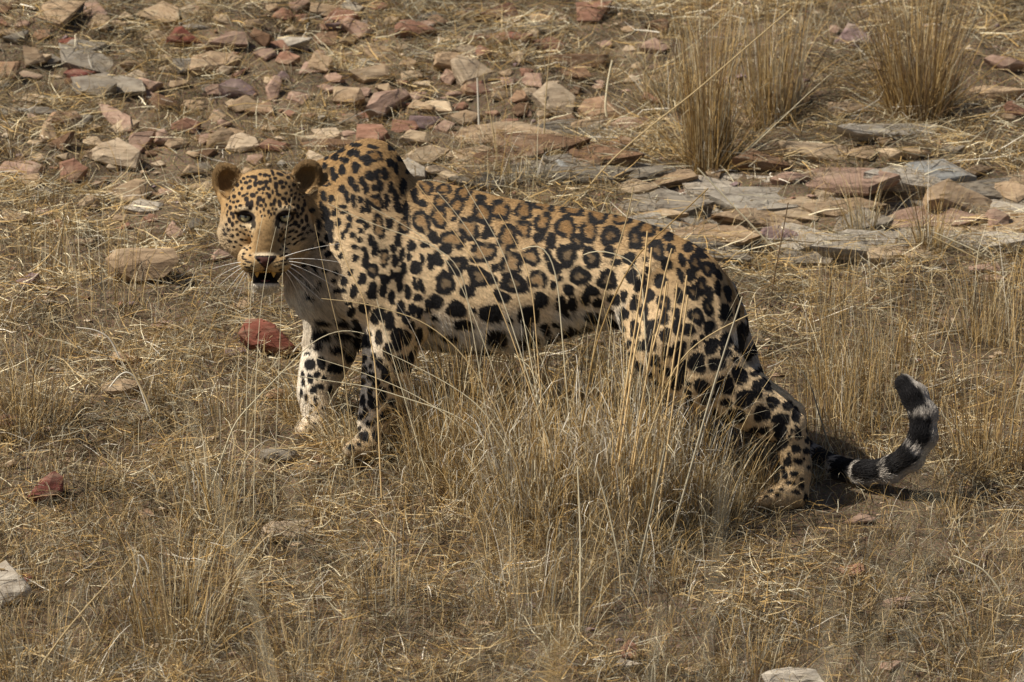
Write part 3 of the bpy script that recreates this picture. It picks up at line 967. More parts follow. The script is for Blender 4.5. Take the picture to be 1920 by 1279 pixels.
cone((HX, 496, -.13), 36, (HX, 526, -.205), 20, 'head', .016)                            # lower jaw
ell((HX, 534, -.220), (27, 10.5), 'head', .010, ry=.030)                                # chin
ell((HX, 518.5, -.262), (24, 8.2), 'mouth', .004, ry=.055, neg=True)
for sx in (-1, 1):                                                                      # eye openings, nostrils
    ell((HX + sx * 37, 408, -.216), (13.5, 7.4), 'head', .004, rot=sx * .22, ry=.030, neg=True)
    ell((HX + sx * 37, 400.6, -.206), (16, 4.2), 'head', .004, rot=sx * .20, ry=.010)
    ell((HX + sx * 12, 489, -.290), (5, 3.2), 'nostril', .003, rot=sx * .5, ry=.012, neg=True)
# ears: cupped shells
for sx, ex, ey, dep, rt in ((-1, 429, 343, -.100, .42), (1, 573, 337, -.090, -.46)):
    ell((ex, ey, dep), (30, 38), 'ear', .008, rot=rt, ry=.020, yaw=sx * .28)
    cone((ex - sx * 4, ey + 26, dep - .004), 23, (HX + sx * 46, 388, -.115), 27, 'head', .016)
    ell((ex - sx * 1, ey + 3, dep - .024), (24, 31), 'earin', .004, rot=rt, ry=.024, neg=True, yaw=sx * .28)


def sdf_points(p, want_label=False):
    """Field at arbitrary points (used for the label of each spot of skin)."""
    best = np.full(len(p), 9.0)
    lab = np.zeros(len(p), dtype=np.int32)
    for i, pr in enumerate(PR):
        m = np.all((p > pr.lo) & (p < pr.hi), axis=1)
        if not m.any():
            continue
        d = np.abs(pr.f(p[m])) if pr.neg else pr.f(p[m])
        idx = np.nonzero(m)[0]
        better = d < best[idx]
        best[idx[better]] = d[better]
        lab[idx[better]] = i
    return lab


def axis(lo, hi, f0, f1, fine, coarse):
    a = np.arange(lo, f0, coarse) if f0 > lo else np.array([])
    b = np.arange(f0, f1, fine)
    c = np.arange(f1, hi, coarse)
    return np.concatenate([a, b, c]).astype(np.float64)


FINE, COARSE = .0022, .0042
h0, h1 = loc(398, 562, -.3), loc(612, 296, -.05)
GX = axis(loc(388, 0)[0], loc(1790, 0)[0], h0[0], h1[0], FINE, COARSE)
GY = axis(-.345, .185, -.30, -.06, FINE, COARSE)
GZ = axis(loc(0, 985)[2], loc(0, 255)[2], h0[2], h1[2], FINE, COARSE)
FLD = np.full((len(GX), len(GY), len(GZ)), .06, dtype=np.float32)


def apply(pr):
    i0, i1 = np.searchsorted(GX, [pr.lo[0], pr.hi[0]])
    j0, j1 = np.searchsorted(GY, [pr.lo[1], pr.hi[1]])
    k0, k1 = np.searchsorted(GZ, [pr.lo[2], pr.hi[2]])
    if i1 <= i0 or j1 <= j0 or k1 <= k0:
        return
    for ia in range(i0, i1, 48):
        ib = min(ia + 48, i1)
        sh = (ib - ia, j1 - j0, k1 - k0)
        p = np.stack(np.meshgrid(GX[ia:ib], GY[j0:j1], GZ[k0:k1], indexing='ij'), -1).reshape(-1, 3)
        d = pr.f(p).astype(np.float32).reshape(sh)
        o = FLD[ia:ib, j0:j1, k0:k1]
        if pr.neg:
            h = np.maximum(pr.k - np.abs(o + d), 0) / pr.k
            FLD[ia:ib, j0:j1, k0:k1] = np.maximum(o, -d) + h * h * pr.k * .25
        else:
            h = np.maximum(pr.k - np.abs(o - d), 0) / pr.k
            FLD[ia:ib, j0:j1, k0:k1] = np.minimum(o, d) - h * h * pr.k * .25


for pr in PR:
    apply(pr)


def surface_nets(F, X, Y, Z):
    s = F < 0
    c = s[:-1, :-1, :-1].astype(np.int8)
    for (a, b, d) in ((1, 0, 0), (0, 1, 0), (0, 0, 1), (1, 1, 0), (1, 0, 1), (0, 1, 1), (1, 1, 1)):
        c = c + s[a:F.shape[0] - 1 + a, b:F.shape[1] - 1 + b, d:F.shape[2] - 1 + d]
    act = (c > 0) & (c < 8)
    ci = np.argwhere(act)
    idx = np.full(act.shape, -1, dtype=np.int32)
    idx[act] = np.arange(len(ci))
    acc = np.zeros((len(ci), 3))
    cnt = np.zeros(len(ci))
    offs = [(a, b, d) for a in (0, 1) for b in (0, 1) for d in (0, 1)]
    for o in offs:
        for ax in range(3):
            if o[ax]:
                continue
            e = list(o)
            e[ax] = 1
            A, B = ci + np.array(o), ci + np.array(e)
            fa, fb = F[A[:, 0], A[:, 1], A[:, 2]], F[B[:, 0], B[:, 1], B[:, 2]]
            m = (fa < 0) != (fb < 0)
            t = np.where(m, fa / np.where(m, fa - fb, 1), 0)
            pa = np.stack([X[A[:, 0]], Y[A[:, 1]], Z[A[:, 2]]], 1)
            pb = np.stack([X[B[:, 0]], Y[B[:, 1]], Z[B[:, 2]]], 1)
            acc += np.where(m[:, None], pa + (pb - pa) * t[:, None], 0)
            cnt += m
    V = acc / cnt[:, None]
    quads = []
    for ax in range(3):
        u, v = (ax + 1) % 3, (ax + 2) % 3
        sl0 = [slice(None)] * 3
        sl1 = [slice(None)] * 3
        sl0[ax], sl1[ax] = slice(0, -1), slice(1, None)
        for d in (u, v):
            sl0[d] = sl1[d] = slice(1, -1)
        a, b = s[tuple(sl0)], s[tuple(sl1)]
        e = np.argwhere(a != b)
        flip = a[tuple(e.T)]
        for d in (u, v):
            e[:, d] += 1
        q = []
        for du, dv in ((0, 0), (-1, 0), (-1, -1), (0, -1)):
            w = e.copy()
            w[:, u] += du
            w[:, v] += dv
            q.append(idx[w[:, 0], w[:, 1], w[:, 2]])
        q = np.stack(q, 1)
        q[~flip] = q[~flip][:, ::-1]
        quads.append(q)
    return V, np.concatenate(quads)


BV, BF = surface_nets(FLD, GX, GY, GZ)
del FLD


def vnormals(V, Fq):
    n = np.cross(V[Fq[:, 2]] - V[Fq[:, 0]], V[Fq[:, 3]] - V[Fq[:, 1]])
    out = np.zeros_like(V)
    for i in range(4):
        for c in range(3):
            out[:, c] += np.bincount(Fq[:, i], n[:, c], len(V))
    return out / (np.linalg.norm(out, axis=1, keepdims=True) + 1e-12)


def smooth_mesh(V, Fq, it, keep=None):
    for _ in range(it):
        s = np.zeros_like(V)
        w = np.zeros(len(V))
        for i in range(4):
            a, b = Fq[:, i], Fq[:, (i + 1) % 4]
            for c in range(3):
                s[:, c] += np.bincount(a, V[b, c], len(V)) + np.bincount(b, V[a, c], len(V))
            w += np.bincount(a, minlength=len(V)) + np.bincount(b, minlength=len(V))
        V = V * .5 + .5 * s / w[:, None]
    return V


BV = smooth_mesh(BV, BF, 3)
BN = vnormals(BV, BF)
if (BN * (BV - BV.mean(0))).sum() < 0:
    BF = BF[:, ::-1].copy()
    BN = -BN
LABS = [p.lab for p in PR]

# ---- the coat: every spot listed where it lies on the photographed side (crop units -> photo pixels)
SPOTS = []          # px, py, a, b, angle(rad), kind


def spots(x0, y0, sc, rows):
    for r in rows:
        u, v, a, b = r[:4]
        ang = r[4] if len(r) > 4 else 0
        kind = r[5] if len(r) > 5 else 's'
        SPOTS.append((x0 + u / sc, y0 + v / sc, a / sc, b / sc, math.radians(ang), kind))


spots(540, 260, 3.198, [
    (397, 42, 38, 12), (500, 50, 35, 10, 10), (308, 75, 28, 14, -15), (278, 115, 24, 18), (335, 128, 30, 17), (370, 88, 22, 17, -40), (407, 90, 24, 20, 20),
    (463, 130, 34, 28, 30), (515, 102, 46, 36, 20, 'r'), (402, 172, 28, 32), (321, 187, 20, 34), (213, 176, 21, 30, -10), (262, 195, 18, 28), (278, 228, 22, 22),
    (220, 262, 28, 22, 0, 'r'), (606, 140, 20, 32, -20), (640, 172, 18, 36, -10), (375, 252, 20, 30), (437, 245, 18, 24), (460, 295, 20, 38, -10), (482, 220, 24, 32, -20),
    (527, 215, 22, 34, -15), (545, 280, 18, 38), (515, 292, 18, 20), (575, 205, 24, 38, -20), (400, 295, 18, 22), (683, 280, 24, 62, 5), (610, 290, 16, 34, 5),
    (320, 300, 22, 28), (345, 328, 18, 16), (350, 362, 14, 22), (385, 355, 16, 28), (393, 394, 14, 14), (325, 405, 26, 12), (330, 442, 26, 12),
    (430, 365, 14, 20), (440, 425, 14, 20), (472, 402, 17, 44, -10), (525, 375, 38, 52, -15, 'r'), (585, 370, 16, 48, -5), (640, 340, 20, 38, -15), (655, 410, 20, 42, -20),
    (705, 430, 25, 68, -12), (365, 475, 18, 18), (360, 520, 14, 18), (345, 552, 14, 14), (425, 490, 24, 18, -20), (465, 522, 17, 28), (432, 552, 20, 15),
    (383, 578, 17, 17), (422, 605, 16, 18), (395, 647, 24, 16), (447, 657, 15, 13), (538, 525, 34, 72, -5, 'r'), (590, 510, 13, 55), (615, 500, 15, 38),
    (490, 600, 20, 32), (515, 662, 20, 45), (655, 600, 25, 46), (625, 655, 20, 28), (677, 690, 16, 40), (720, 707, 18, 28), (735, 640, 26, 34, -20),
    (690, 520, 38, 50, -25, 'r'), (325, 580, 13, 22), (398, 716, 18, 24), (460, 725, 22, 45), (505, 787, 36, 46, 0, 'd'), (570, 710, 28, 62, 0, 'r'), (635, 730, 22, 36),
    (440, 840, 24, 36), (370, 802, 15, 20), (578, 842, 32, 32), (568, 910, 22, 38), (618, 812, 16, 28), (690, 775, 18, 38), (662, 828, 28, 36),
    (800, 722, 16, 30), (758, 770, 32, 42), (500, 915, 34, 50), (618, 950, 27, 52), (668, 890, 20, 30), (715, 920, 25, 54), (775, 950, 25, 25),
    (758, 868, 17, 38, -18), (795, 880, 18, 44, -15), (390, 915, 21, 40), (300, 908, 45, 15), (455, 1015, 34, 34), (525, 1065, 36, 44), (610, 1090, 34, 52),
    (672, 1010, 24, 50), (705, 1072, 24, 34), (745, 1020, 24, 34), (788, 1035, 20, 38), (835, 1000, 24, 40), (742, 1120, 16, 30), (785, 1178, 25, 52),
    (650, 1185, 34, 48), (710, 1192, 22, 44), (730, 1045, 12, 12),
    (822, 292, 44, 38, 20, 'r'), (752, 335, 22, 45, -15), (802, 388, 28, 20, 25), (925, 300, 42, 32, 0, 'r'), (1045, 327, 48, 45, 20, 'r'), (1145, 356, 32, 22),
    (905, 382, 38, 48, -20, 'r'), (1005, 402, 45, 50, 30, 'r'), (798, 500, 46, 72, -15, 'r'), (898, 470, 45, 64, -25, 'r'), (1160, 447, 70, 58, 15, 'r'),
    (1265, 428, 58, 60, 10, 'r'), (1405, 428, 56, 54, 0, 'r'), (1235, 325, 50, 14), (1330, 345, 28, 12), (1435, 357, 50, 10), (1520, 397, 62, 36, 8, 'r'),
    (1520, 505, 50, 56, 0, 'r'), (1080, 535, 54, 70, -20, 'r'), (1195, 565, 35, 38), (1310, 592, 60, 74, 0, 'r'), (1405, 540, 48, 50, 10, 'r'), (1500, 592, 36, 30),
    (1575, 605, 24, 38), (980, 605, 72, 50, 15, 'r'), (945, 660, 42, 28, 20), (868, 590, 28, 38, -10), (1160, 678, 74, 62, 5, 'r'), (848, 735, 24, 56, -10), (892, 720, 28, 44, -20),
    (1010, 757, 56, 54, 0, 'd'), (1140, 828, 70, 54, 15, 'd'), (940, 862, 52, 72, -12, 'd'), (1335, 747, 68, 58, 0, 'r'), (1455, 705, 48, 58, -20, 'r'), (1235, 772, 22, 20),
    (1350, 865, 88, 54, 15, 'd'), (1490, 842, 54, 54, 0, 'r'), (1070, 912, 58, 42, 20), (1280, 942, 68, 38, 15), (1510, 967, 48, 54), (1002, 1020, 74, 54, 10),
    (1215, 1042, 80, 60, 0), (1430, 1062, 62, 74, 10), (888, 972, 42, 42), (1045, 1112, 70, 36, 8), (1220, 1172, 80, 44, 0), (940, 1172, 58, 24, 0),
    (1400, 1180, 50, 40), (1550, 690, 26, 44), (1580, 760, 26, 40),
    # nape and the shaded side of the neck
    (60, 160, 22, 12, 30), (110, 150, 26, 12, 10), (30, 190, 16, 12, 20), (150, 300, 14, 26), (205, 340, 18, 30, -10), (255, 360, 18, 24), (190, 400, 14, 26), (220, 450, 26, 50, -5),
    (275, 440, 16, 20), (240, 520, 28, 40), (180, 510, 14, 40, -10), (300, 500, 16, 20), (245, 590, 26, 36), (290, 640, 14, 26), (200, 640, 30, 24, 20), (240, 690, 24, 20), (310, 700, 16, 24),
    (285, 800, 14, 14), (215, 790, 16, 10, 20), (330, 850, 22, 26), (270, 850, 14, 12), (150, 770, 20, 9, 30), (100, 850, 18, 9, 30), (110, 920, 20, 12, 30), (150, 870, 16, 8, 20),
    (60, 800, 10, 8), (90, 760, 12, 8), (170, 830, 14, 9), (360, 985, 20, 10),
])
spots(1000, 350, 3.198, [
    (225, 140, 72, 32, 8, 'r'), (380, 175, 58, 42, 15, 'r'), (520, 195, 55, 36, 18, 'r'), (670, 245, 62, 48, 28, 'r'), (185, 240, 56, 74, -5, 'r'), (330, 265, 54, 70, -10, 'r'),
    (260, 330, 36, 48, -15, 'd'), (460, 292, 55, 58, 0, 'd'), (605, 312, 46, 60, -10, 'd'), (735, 378, 44, 64, -8, 'd'), (200, 405, 54, 68, -15, 'd'), (340, 422, 52, 64, -15, 'd'),
    (450, 392, 34, 40), (100, 325, 34, 44), (120, 478, 50, 36, 25), (275, 537, 60, 52, 15, 'd'), (435, 557, 64, 52, 10, 'd'), (570, 432, 38, 44), (585, 535, 34, 40),
    (625, 592, 28, 34), (790, 462, 40, 54, -15), (800, 300, 34, 28), (820, 372, 28, 28, 20), (875, 277, 38, 16, 30), (890, 442, 24, 38, -20), (925, 362, 28, 34, -20),
    (965, 457, 38, 50, -25, 'd'), (1000, 397, 44, 22, 38), (1040, 492, 32, 50, -25, 'd'), (1078, 488, 18, 34, -20), (1108, 525, 18, 38, -20), (968, 338, 34, 14, 38), (880, 532, 26, 52, -15),
    (940, 527, 28, 44, -20), (1005, 592, 40, 50, -20, 'd'), (950, 632, 38, 48, -15, 'd'), (760, 562, 38, 46), (870, 652, 36, 56, -10), (1100, 602, 26, 58, 3), (1055, 642, 24, 48, -15),
    (1160, 632, 26, 58, -10), (1150, 747, 46, 62), (1045, 722, 32, 48, -25, 'd'), (975, 772, 42, 54, -15, 'd'), (1050, 842, 30, 40), (1220, 752, 16, 44), (930, 852, 36, 38),
    (860, 832, 28, 48), (780, 702, 42, 48, 0, 'd'), (690, 652, 32, 44), (650, 572, 30, 40), (480, 672, 38, 32), (540, 655, 22, 34), (350, 622, 44, 30, 20), (385, 697, 34, 28, 20),
    (310, 662, 28, 44), (205, 617, 34, 34), (228, 702, 30, 54, -10), (40, 680, 44, 52), (165, 705, 36, 74, -10), (330, 772, 58, 36), (450, 822, 38, 36), (540, 760, 30, 40), (600, 700, 26, 50),
    (660, 750, 28, 50), (700, 840, 36, 44), (610, 850, 30, 48), (780, 790, 30, 40), (790, 890, 30, 40), (10, 770, 24, 46), (1155, 912, 36, 42), (1235, 932, 34, 50), (1250, 842, 26, 38),
    (1065, 952, 38, 42), (1150, 992, 32, 26), (1295, 952, 16, 48), (980, 1052, 56, 56), (1002, 1088, 28, 28), (1100, 1062, 48, 36), (1235, 1122, 48, 56, -15), (1145, 1188, 62, 66),
    (870, 980, 40, 46), (880, 1080, 34, 50), (800, 990, 28, 44), (700, 940, 34, 44), (720, 1040, 34, 40), (860, 1170, 40, 44), (1010, 1195, 44, 40), (640, 950, 30, 36),
    (1340, 1212, 32, 58, -20), (1390, 1182, 22, 46, -35), (1270, 1252, 56, 48, 0),
])
spots(1180, 620, 3.097, [
    (665, 396, 48, 44), (565, 416, 28, 24), (450, 396, 52, 42), (830, 411, 34, 34), (765, 477, 40, 46), (880, 511, 46, 30, 8), (625, 490, 46, 38), (560, 516, 34, 28),
    (875, 581, 38, 34), (720, 581, 28, 24), (780, 581, 28, 24), (965, 551, 8, 7), (945, 576, 9, 9), (980, 601, 22, 29), (930, 611, 11, 13), (880, 656, 38, 30), (965, 685, 26, 22),
    (925, 711, 9, 9), (920, 756, 24, 27), (980, 756, 25, 15), (1030, 696, 15, 17), (1015, 741, 9, 9), (905, 838, 13, 21), (955, 828, 27, 15), (890, 800, 10, 17), (930, 880, 27, 11),
    (1000, 896, 17, 14), (970, 931, 17, 13), (915, 431, 28, 26), (965, 482, 24, 42), (1012, 445, 14, 22), (1030, 630, 12, 16), (1040, 790, 10, 12), (1000, 860, 10, 8), (1025, 965, 14, 22),
    (790, 306, 18, 46, -32), (820, 930, 14, 10), (860, 950, 14, 10), (790, 960, 10, 8), (880, 920, 12, 8),
    (1020, 700, 10, 14), (1035, 560, 10, 30),
])
spots(520, 560, 3.9975, [
    (840, 172, 43, 62), (765, 120, 40, 60), (897, 262, 38, 44), (965, 292, 28, 68), (905, 337, 28, 48), (760, 292, 28, 52), (830, 392, 42, 72), (925, 442, 18, 24),
    (900, 512, 34, 62), (965, 492, 24, 58), (1005, 432, 20, 40), (765, 482, 24, 38), (700, 577, 30, 34), (810, 557, 34, 54), (740, 632, 26, 38), (695, 702, 20, 40), (785, 712, 34, 58),
    (898, 657, 72, 46, 8), (640, 757, 18, 38), (720, 787, 36, 48), (860, 770, 32, 24), (660, 852, 24, 34), (618, 880, 14, 24), (810, 872, 44, 36, -30), (880, 830, 18, 24), (690, 932, 24, 18),
    (750, 912, 28, 18), (650, 1032, 36, 38), (735, 1022, 24, 34), (800, 1032, 22, 34), (720, 1105, 14, 14), (550, 1112, 24, 18), (610, 1090, 16, 12), (765, 1085, 14, 16), (1010, 560, 14, 40),
    (720, 430, 16, 24), (700, 500, 12, 16), (1040, 380, 12, 30),
    (300, 147, 58, 22, 12), (310, 242, 52, 42), (285, 342, 40, 33), (440, 362, 66, 52), (540, 412, 38, 60), (225, 407, 17, 11), (245, 492, 38, 36), (330, 482, 28, 42), (430, 522, 54, 34, 12),
    (190, 562, 14, 20), (195, 622, 13, 30), (295, 567, 24, 24), (245, 592, 20, 34), (350, 592, 18, 18), (270, 682, 27, 24), (322, 657, 24, 21), (215, 742, 14, 34), (287, 747, 18, 13),
    (325, 706, 8, 7), (290, 792, 14, 14), (255, 792, 9, 11), (250, 842, 11, 11), (180, 702, 11, 24), (450, 160, 70, 30, 10), (560, 200, 40, 50), (470, 250, 60, 24, 8), (400, 680, 20, 34),
    (300, 860, 11, 9), (350, 820, 12, 16), (230, 900, 10, 10), (280, 930, 12, 10), (340, 910, 12, 14), (220, 960, 10, 8),
])
HSP0 = len(SPOTS)
spots(380, 260, 3.1975, [      # head
    (245, 240, 9, 8), (270, 230, 10, 7), (305, 230, 20, 9), (345, 215, 10, 8), (375, 220, 14, 10), (420, 205, 8, 18, -20), (465, 215, 22, 9, 20), (495, 200, 20, 10, 20), (515, 235, 12, 9),
    (280, 292, 16, 10, -30), (260, 265, 12, 9), (315, 272, 11, 16), (345, 265, 16, 12), (380, 262, 13, 12), (405, 250, 9, 13), (440, 282, 12, 20), (470, 262, 15, 13), (482, 292, 12, 11), (340, 306, 11, 9),
    (365, 300, 10, 12), (395, 300, 9, 10), (420, 322, 7, 12), (455, 337, 15, 9, 20), (300, 340, 15, 13), (265, 332, 10, 6, -20), (340, 362, 14, 16), (365, 372, 9, 14), (330, 386, 8, 16), (290, 400, 12, 26, 10),
    (268, 392, 10, 17, 15), (262, 362, 12, 13), (245, 342, 12, 7, -25), (400, 346, 9, 15), (430, 382, 9, 21, 10), (410, 396, 8, 10), (462, 392, 11, 22, -15), (485, 362, 14, 9, 20), (500, 386, 8, 14, -20), (520, 372, 9, 12),
    (395, 440, 7, 13), (350, 402, 10, 9), (367, 426, 7, 10), (430, 450, 7, 10, -15), (420, 422, 6, 10), (410, 456, 5, 11), (346, 440, 5, 8), (385, 330, 7, 9), (378, 400, 6, 12), (440, 425, 6, 9), (325, 420, 6, 10),
    (355, 465, 5, 7), (400, 475, 4, 6), (445, 315, 8, 8), (325, 325, 8, 7), (380, 285, 9, 8), (435, 240, 11, 9), (320, 245, 9, 8), (285, 255, 10, 8), (400, 225, 9, 7), (500, 330, 10, 8), (235, 300, 8, 9), (220, 330, 8, 10),
    (210, 376, 10, 8, -30), (185, 382, 9, 8), (165, 415, 9, 12, 10), (200, 412, 7, 10), (225, 402, 10, 8), (160, 490, 9, 16, -10), (145, 520, 7, 12), (185, 470, 8, 12), (180, 516, 9, 14, -10), (180, 586, 9, 10), (160, 552, 8, 10),
    (205, 546, 9, 7), (210, 576, 9, 9), (235, 606, 12, 6, 20), (226, 560, 9, 6, 20), (250, 572, 9, 5, 20), (230, 640, 8, 5, 20), (250, 530, 9, 6, 25), (262, 550, 10, 5, 25), (276, 582, 8, 4, 25), (205, 500, 9, 8), (228, 525, 9, 6, 25),
    (200, 620, 9, 6, 20), (262, 610, 8, 4), (285, 560, 7, 4), (250, 655, 8, 5, 10), (270, 640, 7, 4, 10), (290, 620, 6, 4), (150, 585, 7, 10), (170, 620, 8, 8), (190, 650, 9, 6, 20), (140, 560, 6, 12), (172, 450, 8, 12),
    (520, 410, 7, 12, -10), (572, 410, 9, 15, -15), (600, 426, 9, 15, -15), (553, 430, 9, 7), (590, 452, 8, 9), (570, 467, 9, 12), (622, 480, 10, 22, -5), (595, 497, 9, 14), (555, 507, 13, 15), (530, 520, 18, 6, -25), (505, 512, 11, 6, -25),
    (600, 546, 11, 14, 20), (626, 530, 8, 15), (580, 580, 14, 7, -25), (560, 560, 11, 7, -25), (530, 556, 18, 7, -20), (500, 542, 11, 5, -25), (545, 602, 12, 6, -25), (520, 590, 12, 5, -25), (490, 602, 10, 5, -25), (480, 622, 9, 5, -25),
    (515, 632, 12, 5, -25), (550, 632, 10, 6, -25), (500, 660, 9, 5, -25), (575, 525, 10, 12), (545, 397, 9, 6), (540, 480, 7, 5), (610, 580, 9, 8, -25), (590, 610, 10, 7, -25), (565, 620, 10, 5, -25), (632, 570, 7, 12),
    (247, 690, 9, 6), (265, 666, 7, 6), (285, 656, 6, 6), (250, 722, 14, 5, 15), (275, 740, 18, 5, 12), (285, 700, 8, 5), (270, 772, 20, 5, 15), (250, 752, 12, 5, 15), (300, 765, 12, 4, 10), (290, 790, 12, 4, 10), (240, 708, 6, 5),
    (465, 666, 6, 6), (440, 742, 16, 4, -12), (475, 702, 16, 5, -20), (500, 690, 10, 6, -15), (480, 732, 22, 5, -15), (450, 762, 22, 4, -12), (492, 752, 14, 5, -15), (488, 672, 6, 5), (505, 715, 10, 5, -15), (470, 785, 14, 4, -10),
])
# tiny flecks between the listed face spots
_rh = np.random.default_rng(3)
_n = 0
while _n < 4000:
    _n += 1
    x, y = _rh.uniform(424, 574), _rh.uniform(322, 468)
    if ((x - 498) / 77) ** 2 + ((y - 398) / 76) ** 2 > 1 or (abs(x - 497.5) < 25 and y > 405) or (abs(abs(x - 497.5) - 36) < 22 and abs(y - 408) < 17):
        continue
    r = _rh.uniform(1.7, 3.2)
    if min(math.hypot(q[0] - x, q[1] - y) - max(q[2], q[3]) * 1.1 for q in SPOTS[HSP0:]) < r + 1.6:
        continue
    SPOTS.append((x, y, r * _rh.uniform(.8, 1.2), r * _rh.uniform(.9, 1.5), _rh.uniform(-.6, .6), 's'))
HSP1 = len(SPOTS)

OCH = np.array((.335, .208, .09))
BUFF = np.array((.61, .46, .28))
WHITE = np.array((.76, .70, .60))
DARK = np.array((.011, .010, .011))
ROSE = np.array((.20, .105, .036))


def tail_param(p):
    """Position along the tail 0..1 and side (up the curl's outer side) of points near it."""
    T = np.array([loc(*t[:3]) for t in TAILP])
    L = np.concatenate([[0], np.cumsum(np.linalg.norm(np.diff(T, axis=0), axis=1))])
    best = np.full(len(p), 9.0)
    par = np.zeros(len(p))
    side = np.zeros(len(p))
    for i in range(len(T) - 1):
        ba = T[i + 1] - T[i]
        t = np.clip((p - T[i]) @ ba / (ba @ ba), 0, 1)
        q = p - T[i] - t[:, None] * ba
        d = np.linalg.norm(q, axis=1)
        m = d < best
        best[m] = d[m]
        par[m] = (L[i] + t[m] * (L[i + 1] - L[i])) / L[-1]
        nrm = np.array([ba[2], 0, -ba[0]])
        nrm /= np.linalg.norm(nrm)
        side[m] = (q @ nrm)[m] / .026
    return par, side


# where on the skin each spot sits: the foremost skin under its pixel
VPX, VPY = to_px(BV)
BLAB = sdf_points(BV)
VLAB = np.array(LABS, dtype=object)[BLAB]
VHEAD = np.isin(VLAB, ['head', 'ear', 'earin', 'mouth', 'nostril'])
# small spots that fill what the list leaves bare
_rf = np.random.default_rng(8)
_cand = np.nonzero((BN[:, 1] < -.1) & ~VHEAD & (VLAB != 'tail') & (VPY < 830))[0]
_cand = _rf.permutation(_cand)[:5000]
_sx = [q[0] for q in SPOTS]
_sy = [q[1] for q in SPOTS]
_sr = [max(q[2], q[3]) for q in SPOTS]
_k0 = len(SPOTS)
for v in _cand:
    x, y = VPX[v], VPY[v]
    r = _rf.uniform(4.5, 9.5)
    dd = np.hypot(np.array(_sx) - x, np.array(_sy) - y) - np.array(_sr) * 1.0
    if dd.min() < r + 2.8 or (y > 470 and x < 655):
        continue
    SPOTS.append((x, y, r * _rf.uniform(.8, 1.3), r * _rf.uniform(.8, 1.3), _rf.uniform(0, 3), 's'))
    _sx.append(x)
    _sy.append(y)
    _sr.append(r)
_front = np.nonzero(BN[:, 1] < .25)[0]
_o = np.argsort(VPX[_front])
_front = _front[_o]
_fx = VPX[_front]
SPC = []
for sp in SPOTS:
    a, b = np.searchsorted(_fx, [sp[0] - 5, sp[0] + 5])
    c = _front[a:b]
    hs = HSP0 <= len(SPC) < HSP1
    c = c[(np.abs(VPY[c] - sp[1]) < 6) & (VHEAD[c] == hs)]
    if len(c) == 0:
        a, b = np.searchsorted(_fx, [sp[0] - 16, sp[0] + 16])
        c = _front[a:b]
        c = c[(np.abs(VPY[c] - sp[1]) < 16) & (VHEAD[c] == hs)]
    SPC.append(BV[c[np.argmin(BV[c, 1])]] if len(c) else None)


